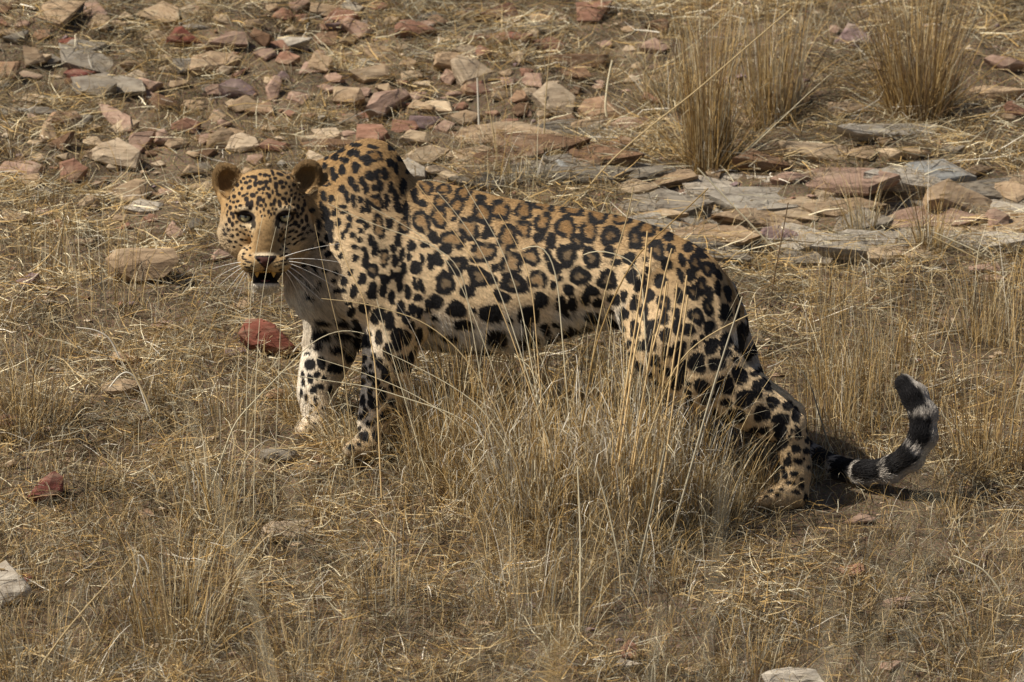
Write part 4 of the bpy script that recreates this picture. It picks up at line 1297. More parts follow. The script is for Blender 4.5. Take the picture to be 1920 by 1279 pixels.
def coat(p, n, lab):
    """Colour of the coat, hair length (m) at local points."""
    px, py = to_px(p)
    labs = np.array(LABS, dtype=object)[lab]
    is_head = np.isin(labs, ['head', 'ear', 'earin', 'mouth', 'nostril'])
    is_tail = labs == 'tail'
    is_tor = np.isin(labs, ['torso', 'neck'])
    is_hind = np.isin(labs, ['hind_near', 'hind_far'])
    # countershading
    top = np.interp(px, TOR[:, 0], TOR[:, 1])
    bot = np.interp(px, TOR[:, 0], TOR[:, 2])
    t = (py - top) / (bot - top)
    wob = fbm(p, .05, 3, 5) - .5
    t = t + wob * .25
    base = mixc(np.repeat(OCH[None], len(p), 0), BUFF, sstep(.04, .56, t))
    t = np.where(is_hind, np.clip((py - 420) / 420, 0, .8), t)
    base = mixc(np.repeat(OCH[None], len(p), 0), BUFF, sstep(.04, .56, t))
    base = mixc(base, WHITE, sstep(.70, .95, t) * is_tor * sstep(.06, -.3, n[:, 2]) )
    base = mixc(base, WHITE, sstep(.82, 1.0, t) * is_tor)
    # chest and throat white
    chest = np.exp(-(((px - 575) / 45) ** 2 + ((py - 560) / 60) ** 2)) + np.exp(-(((px - 640) / 50) ** 2 + ((py - 625) / 26) ** 2))
    base = mixc(base, WHITE * 1.05, np.clip(chest * 1.3, 0, 1) * (~is_head))
    base = mixc(base, np.array((.46, .36, .23)), sstep(560, 590, px) * sstep(660, 640, px) * sstep(430, 500, py) * (~is_head) * .5)
    leg = np.isin(labs, ['fore_near', 'fore_far', 'hind_near', 'hind_far']) & (py > 610)
    legc = mixc(np.repeat(BUFF[None] * 1.02, len(p), 0), WHITE, np.clip(sstep(-.15, .75, -n[:, 0]) * .75, 0, 1) * np.isin(labs, ['fore_near', 'fore_far']))
    legc = mixc(legc, WHITE, (labs == 'fore_far') * .25)
    base = mixc(base, legc, leg * sstep(600, 660, py))
    base = mixc(base, np.array((.40, .285, .16)), leg * sstep(770, 840, py) * .75)
    length = np.where(is_tor, .0062 + .018 * sstep(.80, 1.0, t), .005)
    length = np.where(np.clip(chest, 0, 1) > .35, .016, length)
    # ---- head
    hx = (px - HX)
    hc = np.repeat(np.array((.37, .235, .105))[None], len(p), 0)
    hc = mixc(hc, np.array((.56, .43, .27)), sstep(48, 76, np.abs(hx)) * sstep(390, 440, py))          # pale cheeks
    hc = mixc(hc, np.array((.56, .42, .25)), np.exp(-(((np.abs(hx) - 50) / 16) ** 2 + ((py - 462) / 24) ** 2)))
    nb = np.exp(-(hx / 21) ** 4) * sstep(405, 440, py) * sstep(484, 474, py)
    hc = mixc(hc, np.array((.115, .068, .027)), nb * (.62 + .5 * vnoise(p, .006, 14)))                                                   # tawny nose bridge
    ey = np.abs(hx) - 37
    pale = np.exp(-((ey / 15) ** 2 + ((py - 392) / 5) ** 2)) + np.exp(-(((np.abs(hx) - 24) / 5) ** 2 + ((py - 418) / 14) ** 2)) + np.exp(-((ey / 14) ** 2 + ((py - 424) / 5) ** 2)) * .8
    hc = mixc(hc, np.array((.74, .62, .42)), np.clip(pale, 0, 1) * .8)
    pad = np.exp(-(((np.abs(hx) - 26) / 22) ** 2 + ((py - 503) / 10) ** 2))
    hc = mixc(hc, np.array((.52, .38, .20)), np.clip(pad * 1.1, 0, 1))
    hc = mixc(hc, np.array((.74, .68, .58)), sstep(528, 536, py))                                        # chin
    hc = mixc(hc, np.array((.66, .56, .4)), np.exp(-(((py - 477) / 3.0) ** 2 + (hx / 22) ** 4)) * .8)        # pale line above the nose
    base = np.where(is_head[:, None], hc, base)
    length = np.where(is_head, .0030 + .016 * sstep(58, 80, np.abs(hx)) * sstep(415, 450, py) + .010 * sstep(533, 545, py), length)
    hfl = vnoise(p, .0045, 91)
    hc = hc * np.where(hfl > .62, .72, 1.04)[:, None]
    base = np.where(is_head[:, None], hc, base)
    # ---- spots
    along = p @ np.array((.86, 0, -.5))
    across = p @ np.array((.5, 0, .86))
    strk = fbm(np.stack([along / 6, across, p[:, 1]], 1), .0055, 2, 63)
    base = base * np.where(is_head | is_tail, 1.0, .70 + .60 * strk)[:, None]
    nz = np.where(is_head, vnoise(p, .009, 21), strk) - .5
    nz2 = vnoise(p, .022, 22) - .5
    yc = np.interp(px, TOR[:, 0], TOR[:, 4])
    ym = np.where((is_tor | is_hind) & (p[:, 1] > yc), 2 * yc - p[:, 1], p[:, 1])         # the far flank carries the mirrored coat
    pm = p.copy()
    pm[:, 1] = ym
    dark = np.zeros(len(p))
    rose = np.zeros(len(p))
    order = np.argsort(px)
    spx = px[order]
    for i, sp in enumerate(SPOTS):
        c3 = SPC[i]
        if c3 is None:
            continue
        x, y, a, b, ang, kind = sp
        head_sp = HSP0 <= i < HSP1
        gr = 1.26 if head_sp else (1.13 if x < 770 and y < 620 else 1.24 if y > 610 else 1.15)
        if not head_sp:
            gr *= 1 + .10 * (max(a, b) < 7) - .18 * (max(a, b) > 16 and kind == 's')
        a, b = a * gr, b * gr
        r = max(a, b) * 1.35
        i0, i1 = np.searchsorted(spx, [x - r, x + r])
        m = order[i0:i1]
        m = m[np.abs(py[m] - y) < r]
        m = m[is_head[m] == head_sp]
        if len(m) == 0:
            continue
        dd = np.linalg.norm(pm[m] - c3, axis=1)
        m = m[dd < r * S * 1.6 + (.03 if head_sp else .055)]
        if len(m) == 0:
            continue
        du, dv = px[m] - x, py[m] - y
        ca, sa = math.cos(ang), math.sin(ang)
        e, g = (du * ca + dv * sa) / a, (-du * sa + dv * ca) / b
        th = np.arctan2(g, e)
        ph = (i * 2.399) % 6.28
        q = (np.abs(e) ** 2.3 + np.abs(g) ** 2.3) ** (1 / 2.3)
        if head_sp:
            q = q * .92 + nz[m] * .12
            dk = sstep(1.02, .78, q)
        else:
            q = q + nz[m] * .42 + nz2[m] * .20 + .07 * np.sin(2 * th + ph) + .07 * np.sin(3 * th + 2 * ph)
            dk = sstep(1.0, .88, q)
        if kind in 'rd':
            inner = .47 if kind == 'r' else .30
            gap = np.clip(1.7 * (np.sin(th * 3 + ph) * .6 + np.sin(th * 2 - 1.7 * ph) * .5) - 1.1, 0, 1) * (kind == 'r')
            q2 = q + gap * .6 * (q > inner)
            hole = sstep(inner + .10, inner - .12, q)
            ring = dk * (1 - hole) * (1 - np.clip(gap * 1.3, 0, .95))
            rs = sstep(.95, .6, q) * (.9 if kind == 'r' else .95)
            if kind == 'd':
                ring = dk * (1 - hole * .45)
            dark[m] = np.maximum(dark[m], ring)
            rose[m] = np.maximum(rose[m], rs * (.75 if kind == 'r' else 1.0))
        else:
            dark[m] = np.maximum(dark[m], dk)
    # face marks: eye rims and tear lines
    for sx in (-1, 1):
        ex = (px - (HX + sx * 36.5)) * sx
        eyv = py - 407
        rr = np.sqrt(((ex - .02 * eyv) / 18.5) ** 2 + ((eyv + .12 * ex) / 12.5) ** 2)
        dark = np.maximum(dark, is_head * sstep(1.08, .9, rr) * (n[:, 1] < .3))
        tear = np.sqrt(((ex + 14.5 + (py - 420) * .05) / 5.0) ** 2 + ((py - 420) / 9.5) ** 2)
        dark = np.maximum(dark, is_head * sstep(1.1, .75, tear) * .95)
        cor = np.sqrt(((ex - 19) / 8) ** 2 + ((py - 400) / 3.2) ** 2)
        dark = np.maximum(dark, is_head * sstep(1.1, .7, cor))
    lip = is_head * sstep(509, 512, py + np.abs(hx) * .02) * sstep(533, 530, py) * sstep(33, 29, np.abs(hx)) * (p[:, 1] < -.17)
    dark = np.maximum(dark, lip)
    corner = is_head * np.exp(-(((np.abs(hx) - 31) / 5) ** 2 + ((py - 517) / 11) ** 2)) * 1.2
    dark = np.maximum(dark, np.clip(corner, 0, 1))
    base = mixc(base, ROSE, np.clip(rose, 0, 1) * (1 - dark))
    sp_c = np.where(is_head[:, None], np.array((.016, .011, .009))[None], DARK[None])
    base = base * (1 - dark[:, None]) + sp_c * dark[:, None]
    # nose leather
    nose = is_head & (np.abs(hx) < 20.5 - np.clip(py - 484, 0, 99) * .95) & (py > 479.5) & (py < 503) & (p[:, 1] < -.24)
    base[nose] = (.078, .034, .027)
    rim = nose & ((np.abs(hx) > 14 - np.clip(py - 484, 0, 99) * .75) | (py < 482.5))
    base[rim] = (.02, .014, .013)
    phil = is_head & (np.abs(hx) < 2.6) & (py >= 499) & (py < 514) & (p[:, 1] < -.22)
    base[phil] = (.03, .014, .012)
    length[nose | phil] = 0
    mo = (labs == 'mouth') & (p[:, 1] < -.15)
    base[mo] = (.03, .012, .012)
    length[mo | (labs == 'nostril')] = 0
    base[labs == 'nostril'] = (.012, .008, .008)
    length[(lip > .3)] = .001
    eyez = is_head & ((((np.abs(hx) - 37) / 19) ** 2 + ((py - 407) / 13) ** 2) < 1)
    length[eyez] = .0008
    # ears: tawny outside rim, darker cup
    tuftc = 0
    e_in = labs == 'earin'
    base[e_in] = mixc(np.repeat(np.array((.22, .14, .062))[None], e_in.sum(), 0), np.array((.26, .17, .085)), np.clip(vnoise(p[e_in], .012, 6) * 1.3 - .3, 0, 1))
    eo = labs == 'ear'
    base[eo] = (.21, .13, .055)
    back = eo & (n[:, 1] > .2)
    base[back] = (.03, .025, .022)
    length[eo] = .007
    length[e_in] = .020
    # tail: black saddles above, white beneath
    if is_tail.any():
        par, side = tail_param(p[is_tail])
        tn = nz[is_tail]
        w = np.sin((par * 27.0 + tn * 1.2) * math.pi / 1.15 + .4)
        dk = sstep(-.98, -.70, w + .55 * tn - .10 * side)
        dk = np.where(par > .955, 1.0, dk)
        early = par < .36
        dk = np.where(early, sstep(-.2, .25, np.sin(par * 90) + .6 * tn * 2), dk)
        under = sstep(.42, .78, side + tn * .25) * (par > .36) * np.where(par > .64, 1, .25)      # outer side of the curl
        dk = dk * (1 - under)
        tc = mixc(np.repeat(np.array((.44, .40, .355))[None], is_tail.sum(), 0), DARK * 1.1, dk)
        base[is_tail] = tc
        length[is_tail] = np.where(par < .3, .007, .011)
    return base, length


BCOL, BLEN = coat(BV, BN, BLAB)

leo = bpy.data.objects.new('leopard', None)
link(leo)
leo.location = to_world(loc(1050, 880, -.1))
tag(leo, 'spotted leopard standing side-on in dry grass, head turned to the camera with its mouth open', 'leopard')
M_SKIN = col_mat('leopard_skin', .75, .15)
INV = np.array(leo.location)


def leo_part(name, V, F, mat, cols=None, smooth=True):
    return mesh_np(name, to_world(V) - INV, F, mat, cols, smooth, leo)


body = leo_part('body', BV, BF, M_SKIN, BCOL)

# ---- fur: short hairs rooted all over the skin, each with the colour of the coat at its root
NH = 330000
tri = np.concatenate([BF[:, [0, 1, 2]], BF[:, [0, 2, 3]]])
e1, e2 = BV[tri[:, 1]] - BV[tri[:, 0]], BV[tri[:, 2]] - BV[tri[:, 0]]
ar = np.linalg.norm(np.cross(e1, e2), axis=1)
fn = (BN[tri[:, 0]] + BN[tri[:, 1]] + BN[tri[:, 2]]) / 3
cen = (BV[tri[:, 0]] + BV[tri[:, 1]] + BV[tri[:, 2]]) / 3
cpx, cpy = to_px(cen)
wgt = ar * np.where(fn[:, 1] < .25, 1.0, .18) * np.where((cpx < 610) & (cpy < 565) & (cen[:, 1] < -.05), 1.8, 1.0)
pick = RNG.choice(len(tri), NH, p=wgt / wgt.sum())
r1, r2 = RNG.random(NH), RNG.random(NH)
fl = r1 + r2 > 1
r1[fl], r2[fl] = 1 - r1[fl], 1 - r2[fl]
bar = np.stack([1 - r1 - r2, r1, r2], 1)
HP = (BV[tri[pick]] * bar[:, :, None]).sum(1)
HN = (BN[tri[pick]] * bar[:, :, None]).sum(1)
HN /= np.linalg.norm(HN, axis=1, keepdims=True)
HLAB = sdf_points(HP)
HC, HL = coat(HP, HN, HLAB)
_e = np.array([LABS[i] == 'earin' for i in HLAB])
_pale = _e & (RNG.random(len(HP)) < .30)
HC[_pale] = np.array((.62, .50, .32))
keep = HL > .0005
HP, HN, HLAB, HC, HL = HP[keep], HN[keep], HLAB[keep], HC[keep], HL[keep]
NH = len(HP)
hpx, hpy = to_px(HP)
hl = np.array(LABS, dtype=object)[HLAB]
# growth direction: back along the body and down, away from the nose on the face, down the legs, along the tail
D = np.tile(np.array([.85, .05, -.5]), (NH, 1))
low = sstep(480, 640, hpy)
D[:, 2] -= low * .7
hd = np.isin(hl, ['head', 'ear', 'earin'])
vx, vz = hpx - HX, -(hpy - 478)
D[hd] = np.stack([vx, np.full(NH, 25.0), vz], 1)[hd]
dn = hd & (hpy > 505)
D[dn] = np.stack([vx * .6, np.full(NH, 4.0), np.full(NH, -30.)], 1)[dn]
er = hl == 'earin'
D[er] = np.stack([-np.sign(vx) * 1.0, np.full(NH, -.9), np.full(NH, -.1)], 1)[er]
lg = np.isin(hl, ['fore_near', 'fore_far', 'hind_near', 'hind_far']) & (hpy > 640)
D[lg] = np.array([.25, .0, -1.0])
tl = hl == 'tail'
if tl.any():
    par, _ = tail_param(HP[tl])
    TT = np.array([loc(*t[:3]) for t in TAILP])
    LL = np.concatenate([[0], np.cumsum(np.linalg.norm(np.diff(TT, axis=0), axis=1))])
    LL /= LL[-1]
    nxt = np.stack([np.interp(np.clip(par + .05, 0, 1.0), LL, TT[:, c]) - np.interp(np.clip(par - .05, 0, 1), LL, TT[:, c]) for c in range(3)], 1)
    D[tl] = nxt
D /= np.linalg.norm(D, axis=1, keepdims=True) + 1e-9
D += (RNG.random((NH, 3)) - .5) * .55
D -= (D * HN).sum(1, keepdims=True) * HN
D /= np.linalg.norm(D, axis=1, keepdims=True) + 1e-9
lift = np.where(HL > .015, .34, .30) + RNG.random(NH) * .16
HL = HL * (.7 + .6 * RNG.random(NH))
K = 4
ts = np.linspace(0, 1, K)
pts = np.zeros((NH, K, 3), dtype=np.float32)
drop = np.array([0, 0, -1.0])
for j, t in enumerate(ts):
    pts[:, j] = HP + D * (HL * t)[:, None] + HN * (HL * lift * (t - .35 * t * t) - .0006)[:, None] + drop * (HL * .25 * t * t * (HL > .014))[:, None]
pts = (to_world(pts.reshape(-1, 3)) - INV).astype(np.float32)
hc = bpy.data.hair_curves.new('fur')
hc.add_curves([K] * NH)
hc.points.foreach_set('position', pts.ravel())
rad = np.tile(np.array([.00050, .00044, .00032, .0001], dtype=np.float32), NH)
rad = rad * np.repeat(np.where(hd, .75, 1.0), K).astype(np.float32)
hc.points.foreach_set('radius', rad)
ca = hc.attributes.new('Col', 'FLOAT_COLOR', 'CURVE')
c4 = np.ones((NH, 4), dtype=np.float32)
c4[:, :3] = np.clip(HC * (.66 + .60 * RNG.random((NH, 1))) * (.84 + .32 * vnoise(HP, .014, 77))[:, None], 0, 1)
ca.data.foreach_set('color', c4.ravel())
hc.materials.append(col_mat('leopard_fur', .62, .22))
fur = bpy.data.objects.new('fur', hc)
link(fur, leo)


# ---- eyes, teeth, whiskers
def uv_ball(n, m, r):
    V, F = [], []
    for i in range(n + 1):
        a = math.pi * i / n
        for j in range(m):
            b = 2 * math.pi * j / m
            V.append((r * math.sin(a) * math.cos(b), -r * math.cos(a), r * math.sin(a) * math.sin(b)))
    for i in range(n):
        for j in range(m):
            F.append((i * m + j, i * m + (j + 1) % m, (i + 1) * m + (j + 1) % m, (i + 1) * m + j))
    return np.array(V), np.array(F)


M_EYE = col_mat('leopard_eye', .07, .5, coat=.8)
for sx in (-1, 1):
    V, F = uv_ball(40, 40, .0150)
    g = np.arccos(np.clip(-V[:, 1] / .0150, -1, 1))             # angle from the gaze
    ir = sstep(.74, .68, g)
    pu = sstep(.26, .20, g)
    rnd = vnoise(V, .002, 4)
    c = mixc(np.repeat(np.array((.02, .016, .013))[None], len(V), 0), np.array((.62, .54, .29)), ir)
    c = c * (.75 + .5 * rnd)[:, None]
    c = mixc(c, np.array((.10, .10, .04)), sstep(.52, .72, g) * ir * .75)
    c = mixc(c, np.array((.006, .006, .006)), pu)
    leo_part('eye', V + loc(HX + sx * 36.5, 407, -.1925), F, M_EYE, c)
M_TOOTH = plain_mat('leopard_tooth', (.55, .33, .08), .35, .4)


def spike(a, b, r, seg=8):
    a, b = np.array(a), np.array(b)
    V, F = [], []
    rings = 5
    for i in range(rings + 1):
        t = i / rings
        c = a + (b - a) * t
        rr = r * (1 - t ** 1.6) + .0003
        for j in range(seg):
            an = 2 * math.pi * j / seg
            V.append(c + np.array([math.cos(an) * rr, math.sin(an) * rr, 0]))
    for i in range(rings):
        for j in range(seg):
            F.append((i * seg + j, i * seg + (j + 1) % seg, (i + 1) * seg + (j + 1) % seg, (i + 1) * seg + j))
    return np.array(V), np.array(F)


for sx in (-1, 1):
    V, F = spike(loc(HX + sx * 16.0, 507, -.252), loc(HX + sx * 15.5, 520.5, -.250), .0062)
    leo_part('fang', V, F, M_TOOTH)
V, F = uv_ball(14, 20, 1.0)
tg = loc(HX, 529, -.222)
leo_part('tongue', V * np.array([.016, .024, .0055]) + tg, F, plain_mat('leopard_tongue', (.16, .05, .045), .4, .4))
for k in range(-2, 3):
    V, F = spike(loc(HX + k * 4.0, 509, -.258), loc(HX + k * 4.0, 511.8, -.257), .0022)
    leo_part('tooth', V, F, M_TOOTH)


def tube(P, r0, r1, seg=5):
    P = np.asarray(P, dtype=float)
    n = len(P)
    T = np.gradient(P, axis=0)
    T /= np.linalg.norm(T, axis=1, keepdims=True) + 1e-12
    ref = np.array([.3, 1., .2])
    A = np.cross(T, ref)
    A /= np.linalg.norm(A, axis=1, keepdims=True) + 1e-12
    B = np.cross(T, A)
    rr = np.linspace(r0, r1, n)
    ang = np.arange(seg) * 2 * math.pi / seg
    V = P[:, None, :] + rr[:, None, None] * (A[:, None, :] * np.cos(ang)[None, :, None] + B[:, None, :] * np.sin(ang)[None, :, None])
    i = np.arange(n - 1)[:, None] * seg
    j = np.arange(seg)[None, :]
    F = np.stack([i + j, i + (j + 1) % seg, i + seg + (j + 1) % seg, i + seg + j], -1).reshape(-1, 4)
    return V.reshape(-1, 3), F


M_WHISK = plain_mat('leopard_whisker', (.85, .82, .76), .4, .4)
WH = [  # root, bend, tip in photo pixels
    ((462, 494), (438, 500), (404, 522)), ((462, 497), (440, 508), (410, 536)), ((464, 501), (446, 516), (424, 548)), ((466, 503), (452, 522), (432, 562)), ((461, 491), (436, 492), (398, 504)),
    ((468, 505), (458, 528), (446, 560)), ((533, 492), (570, 500), (628, 538)), ((534, 496), (568, 512), (600, 552)), ((532, 487), (575, 481), (638, 492)), ((531, 482), (572, 466), (640, 456)),
    ((533, 500), (556, 520), (578, 552)), ((530, 503), (548, 524), (560, 556)), ((534, 490), (574, 490), (652, 520)), ((531, 500), (562, 526), (606, 566))]
for k, (a, b, c) in enumerate(WH):
    A, Bm, Cc = loc(a[0], a[1], -.252), loc(b[0], b[1], -.256 + .01 * (k % 3)), loc(c[0], c[1], -.235 + .012 * (k % 4))
    P = [(1 - t) ** 2 * A + 2 * t * (1 - t) * Bm + t * t * Cc for t in np.linspace(0, 1, 10)]
    V, F = tube(P, .00075, .00025, 5)
    leo_part('whisker', V, F, M_WHISK)
# ------------------------------------------------------------------ dry grass
M_STRAW = col_mat('dry_grass', .68, .25, translucent=.14)
PALE = np.array((.74, .66, .46))
TANC = np.array((.575, .44, .235))
OCHC = np.array((.50, .33, .125))
GREYC = np.array((.37, .33, .24))
BRN = np.array((.20, .125, .062))
WHT = np.array((.80, .74, .62))
GOLD = np.array((.80, .58, .29))


def pal(n, rng, w):
    c = np.stack([PALE, TANC, OCHC, GREYC, BRN, WHT])
    w = np.array(w, dtype=float)
    k = rng.choice(6, n, p=w / w.sum())
    return c[k] * rng.uniform(.78, 1.15, (n, 1))


def blades(root, L, th0, kap, curl, az, wid, col, rng, seg=5, tipw=.25, wob=.25, basedark=.75):
    """Ribbons: th0 first angle from upright, kap bend over the length, curl extra bend near the tip, az the way they lean."""
    n = len(root)
    t = np.linspace(0, 1, seg + 1)
    tm = (t[:-1] + t[1:]) / 2
    th = th0[:, None] + kap[:, None] * tm[None] + curl[:, None] * np.clip((tm[None] - .45) / .55, 0, 1) ** 1.6
    azz = az[:, None] + rng.normal(0, wob, (n, seg)).cumsum(1) * .5
    d = np.stack([np.sin(th) * np.cos(azz), np.sin(th) * np.sin(azz), np.cos(th)], -1) * (L / seg)[:, None, None]
    P = np.concatenate([root[:, None, :], root[:, None, :] + d.cumsum(1)], 1)
    roll = rng.uniform(0, math.pi, n)
    side = np.stack([-np.sin(az), np.cos(az), np.zeros(n)], -1)
    up = np.stack([np.cos(az) * np.cos(th0), np.sin(az) * np.cos(th0), -np.sin(th0)], -1)
    wv = side * np.cos(roll)[:, None] + up * np.sin(roll)[:, None]
    wprof = 1 - (1 - tipw) * t ** 1.5
    off = wv[:, None, :] * (wid[:, None] * wprof[None])[:, :, None] * .5
    V = np.stack([P - off, P + off], 2).reshape(-1, 3)
    base = (np.arange(n) * (seg + 1) * 2)[:, None]
    s = (np.arange(seg) * 2)[None]
    F = np.stack([base + s, base + s + 1, base + s + 3, base + s + 2], -1).reshape(-1, 4)
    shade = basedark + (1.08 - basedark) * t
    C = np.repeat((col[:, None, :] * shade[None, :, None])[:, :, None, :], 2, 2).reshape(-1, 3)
    return V, F, C


def merge(parts):
    V, F, C, k = [], [], [], 0
    for v, f, c in parts:
        V.append(v)
        F.append(f + k)
        C.append(c)
        k += len(v)
    return np.concatenate(V), np.concatenate(F), np.concatenate(C)


def ground_pts(n, rng, x0, x1, y0, y1, dens=None):
    x = rng.uniform(x0, x1, n)
    y = rng.uniform(y0, y1, n)
    z = ground_z(x, y)
    P = np.stack([x, y, z], 1)
    if dens is not None:
        pl = to_local(P)
        px, py = to_px(pl)
        k = rng.random(n) < dens(px, py, P)
        P = P[k]
    return P


def patch(P, scale, seed):
    return fbm(P * np.array([1, 1, 0]), scale, 2, seed)


# ---- fallen straw lying all over the slope
rg = np.random.default_rng(21)


def litter_density(px, py, P):
    p = patch(P, .28, 41)
    d = .16 + 1.15 * sstep(.36, .60, p)
    rock = 1.15 * np.exp(-(((px - 1520) / 400) ** 2 + ((py - 400) / 75) ** 2) ** 2) + np.exp(-(((px - 1010) / 130) ** 2 + ((py - 290) / 40) ** 2))
    return d * (1 - .93 * np.clip(rock, 0, 1)) * np.where(np.abs(P[:, 0]) > 1.5, .5, 1)


R1 = ground_pts(215000, rg, -2.1, 2.1, -1.9, 3.7, litter_density)
n = len(R1)
R1[:, 2] += .030 * rg.random(n) ** 1.6
from mathutils.bvhtree import BVHTree
rock_bvh = BVHTree.FromPolygons([tuple(v) for v in np.concatenate(ROCKV)], ROCKF)
DOWN = Vector((0, 0, -1))
on_rock = np.zeros(n, dtype=bool)
keep1 = np.ones(n, dtype=bool)
for i in range(n):                                  # some of the straw lies on the stones
    hit = rock_bvh.ray_cast(Vector((R1[i, 0], R1[i, 1], R1[i, 2] + .4)), DOWN, .4)
    if hit[0] is not None:
        keep1[i] = rg.random() < .55
        on_rock[i] = True
        R1[i, 2] = hit[0].z + .0015
R1, on_rock = R1[keep1], on_rock[keep1]
n = len(R1)
lpx, lpy = to_px(to_local(R1))
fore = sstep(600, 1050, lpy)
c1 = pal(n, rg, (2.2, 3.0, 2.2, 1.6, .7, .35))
c2 = pal(n, rg, (.9, 2.0, 2.4, 2.2, 2.0, .25)) * .86  # greyer old straw, with vignette darkening of the lower frame put into its colour
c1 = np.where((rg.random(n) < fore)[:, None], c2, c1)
c1 = c1 * (.50 + .78 * sstep(.3, .7, patch(R1, .13, 61)))[:, None]
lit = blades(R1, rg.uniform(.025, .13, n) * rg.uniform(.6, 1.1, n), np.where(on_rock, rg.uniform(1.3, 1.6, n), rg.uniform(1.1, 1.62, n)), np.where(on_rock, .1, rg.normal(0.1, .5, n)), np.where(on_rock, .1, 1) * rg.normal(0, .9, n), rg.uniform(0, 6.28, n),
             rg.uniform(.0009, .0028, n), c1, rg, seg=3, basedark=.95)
# short broken tussock stubble standing in little bunches
R2 = ground_pts(90000, rg, -2.1, 2.1, -1.9, 3.7, lambda px, py, P: sstep(.50, .70, patch(P, .16, 55)) * 1.0 + .10)
n = len(R2)
c3 = pal(n, rg, (1.2, 2.4, 3.0, 1.4, 1.0, .1))
stb = blades(R2, rg.uniform(.02, .085, n), np.abs(rg.normal(.6, .42, n)), rg.uniform(0, 1.0, n), rg.uniform(0, 1.5, n), rg.uniform(0, 6.28, n), rg.uniform(.0008, .0018, n), c3, rg, seg=3, basedark=.6)
# bunches of old stubble between the stones
BC = ground_pts(900, rg, -1.6, 1.6, -.2, 3.4, lambda px, py, P: np.where(py < 480, .75, .25) * (1 - .85 * np.exp(-(((px - 1520) / 380) ** 2 + ((py - 400) / 70) ** 2) ** 2)))
nb_each = 55
az0 = rg.uniform(0, 6.28, (len(BC), nb_each))
rr0 = rg.uniform(.004, .045, (len(BC), 1)) * np.sqrt(rg.random((len(BC), nb_each)))
R4 = np.repeat(BC, nb_each, 0)
R4[:, 0] += (rr0 * np.cos(az0)).ravel()
R4[:, 1] += (rr0 * np.sin(az0)).ravel()
R4[:, 2] = ground_z(R4[:, 0], R4[:, 1])
n = len(R4)
hb = np.repeat(rg.uniform(.03, .10, len(BC)), nb_each) * rg.uniform(.4, 1.1, n)
tone = np.repeat(rg.uniform(.65, 1.15, len(BC)), nb_each)
bun = blades(R4, hb, np.abs(rg.normal(.75, .4, n)), rg.uniform(0, .9, n), rg.uniform(0, 1.8, n), az0.ravel() + rg.normal(0, .4, n), rg.uniform(.0008, .0018, n),
             pal(n, rg, (1.2, 2.6, 3.2, 1.0, 1.0, .1)) * tone[:, None], rg, seg=3, basedark=.5)
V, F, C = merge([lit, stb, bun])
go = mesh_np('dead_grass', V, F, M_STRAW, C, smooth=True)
tag(go, 'fallen straw and short broken stubble covering the whole slope', 'dead grass', kind='stuff')

# ---- standing grass, thin and curly
rs = np.random.default_rng(33)


def stand_density(px, py, P):
    p = patch(P, .22, 71)
    q = sstep(.36, .62, p)
    d = .10 * q * sstep(330, 520, py)
    d += sstep(830, 960, py) * (.22 + .55 * q)                                            # foreground
    d += np.exp(-(((px - 1060) / 250) ** 2 + ((py - 975) / 80) ** 2) ** 1.5) * .9          # before the belly
    d += sstep(1460, 1560, px) * sstep(520, 600, py) * sstep(900, 820, py) * .8 * (.25 + .75 * q)           # behind the tail
    d += sstep(190, 60, px) * sstep(560, 700, py) * .6
    d += sstep(600, 500, px) * sstep(430, 560, py) * .22 * q
    d *= 1 - .35 * np.exp(-(((px - 650) / 150) ** 2 + ((py - 850) / 62) ** 2) ** 2)        # trodden by the front paws
    d *= 1 - .6 * np.exp(-(((px - 1480) / 85) ** 2 + ((py - 960) / 62) ** 2) ** 2)
    d *= 1 - .6 * np.exp(-(((px - 1650) / 150) ** 2 + ((py - 960) / 60) ** 2))
    return np.clip(d, 0, 1)


R3 = ground_pts(130000, rs, -2.1, 2.1, -2.0, 3.6, stand_density)
n = len(R3)
spx, spy = to_px(to_local(R3))
h = rs.uniform(.035, .11, n) * (.8 + .6 * patch(R3, .3, 3))
mid = np.exp(-(((spx - 1060) / 240) ** 2 + ((spy - 985) / 75) ** 2) ** 1.5)
tailg = sstep(1440, 1540, spx) * sstep(520, 600, spy) * sstep(900, 820, spy)
h = h * (1 - mid) + mid * rs.uniform(.12, .34, n)
h = h * (1 - tailg) + tailg * rs.uniform(.05, .27, n)
c = pal(n, rs, (1.5, 2.6, 2.6, 1.9, .9, .35))
cf = pal(n, rs, (.9, 2.2, 2.8, 1.9, 1.7, .35)) * .88  # grey-brown foreground blades; the lower frame's vignette darkening is coloured in too
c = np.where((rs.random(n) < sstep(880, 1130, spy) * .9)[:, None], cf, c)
co = pal(n, rs, (.5, 2.0, 4.0, .6, 1.6, .15))
c = np.where((rs.random(n) < np.clip(mid + tailg, 0, 1) * .7)[:, None], co, c)
cur = np.where(rs.random(n) < .55, rs.uniform(1.5, 5.5, n), rs.uniform(0, .8, n)) * (1 - .75 * tailg)
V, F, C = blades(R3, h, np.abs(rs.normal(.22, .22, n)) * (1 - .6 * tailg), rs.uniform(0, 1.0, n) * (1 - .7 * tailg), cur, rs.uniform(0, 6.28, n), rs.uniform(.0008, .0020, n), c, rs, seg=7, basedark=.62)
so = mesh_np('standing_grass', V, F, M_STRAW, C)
tag(so, 'thin dry grass standing in the foreground, curling at its tips', 'grass', kind='stuff')


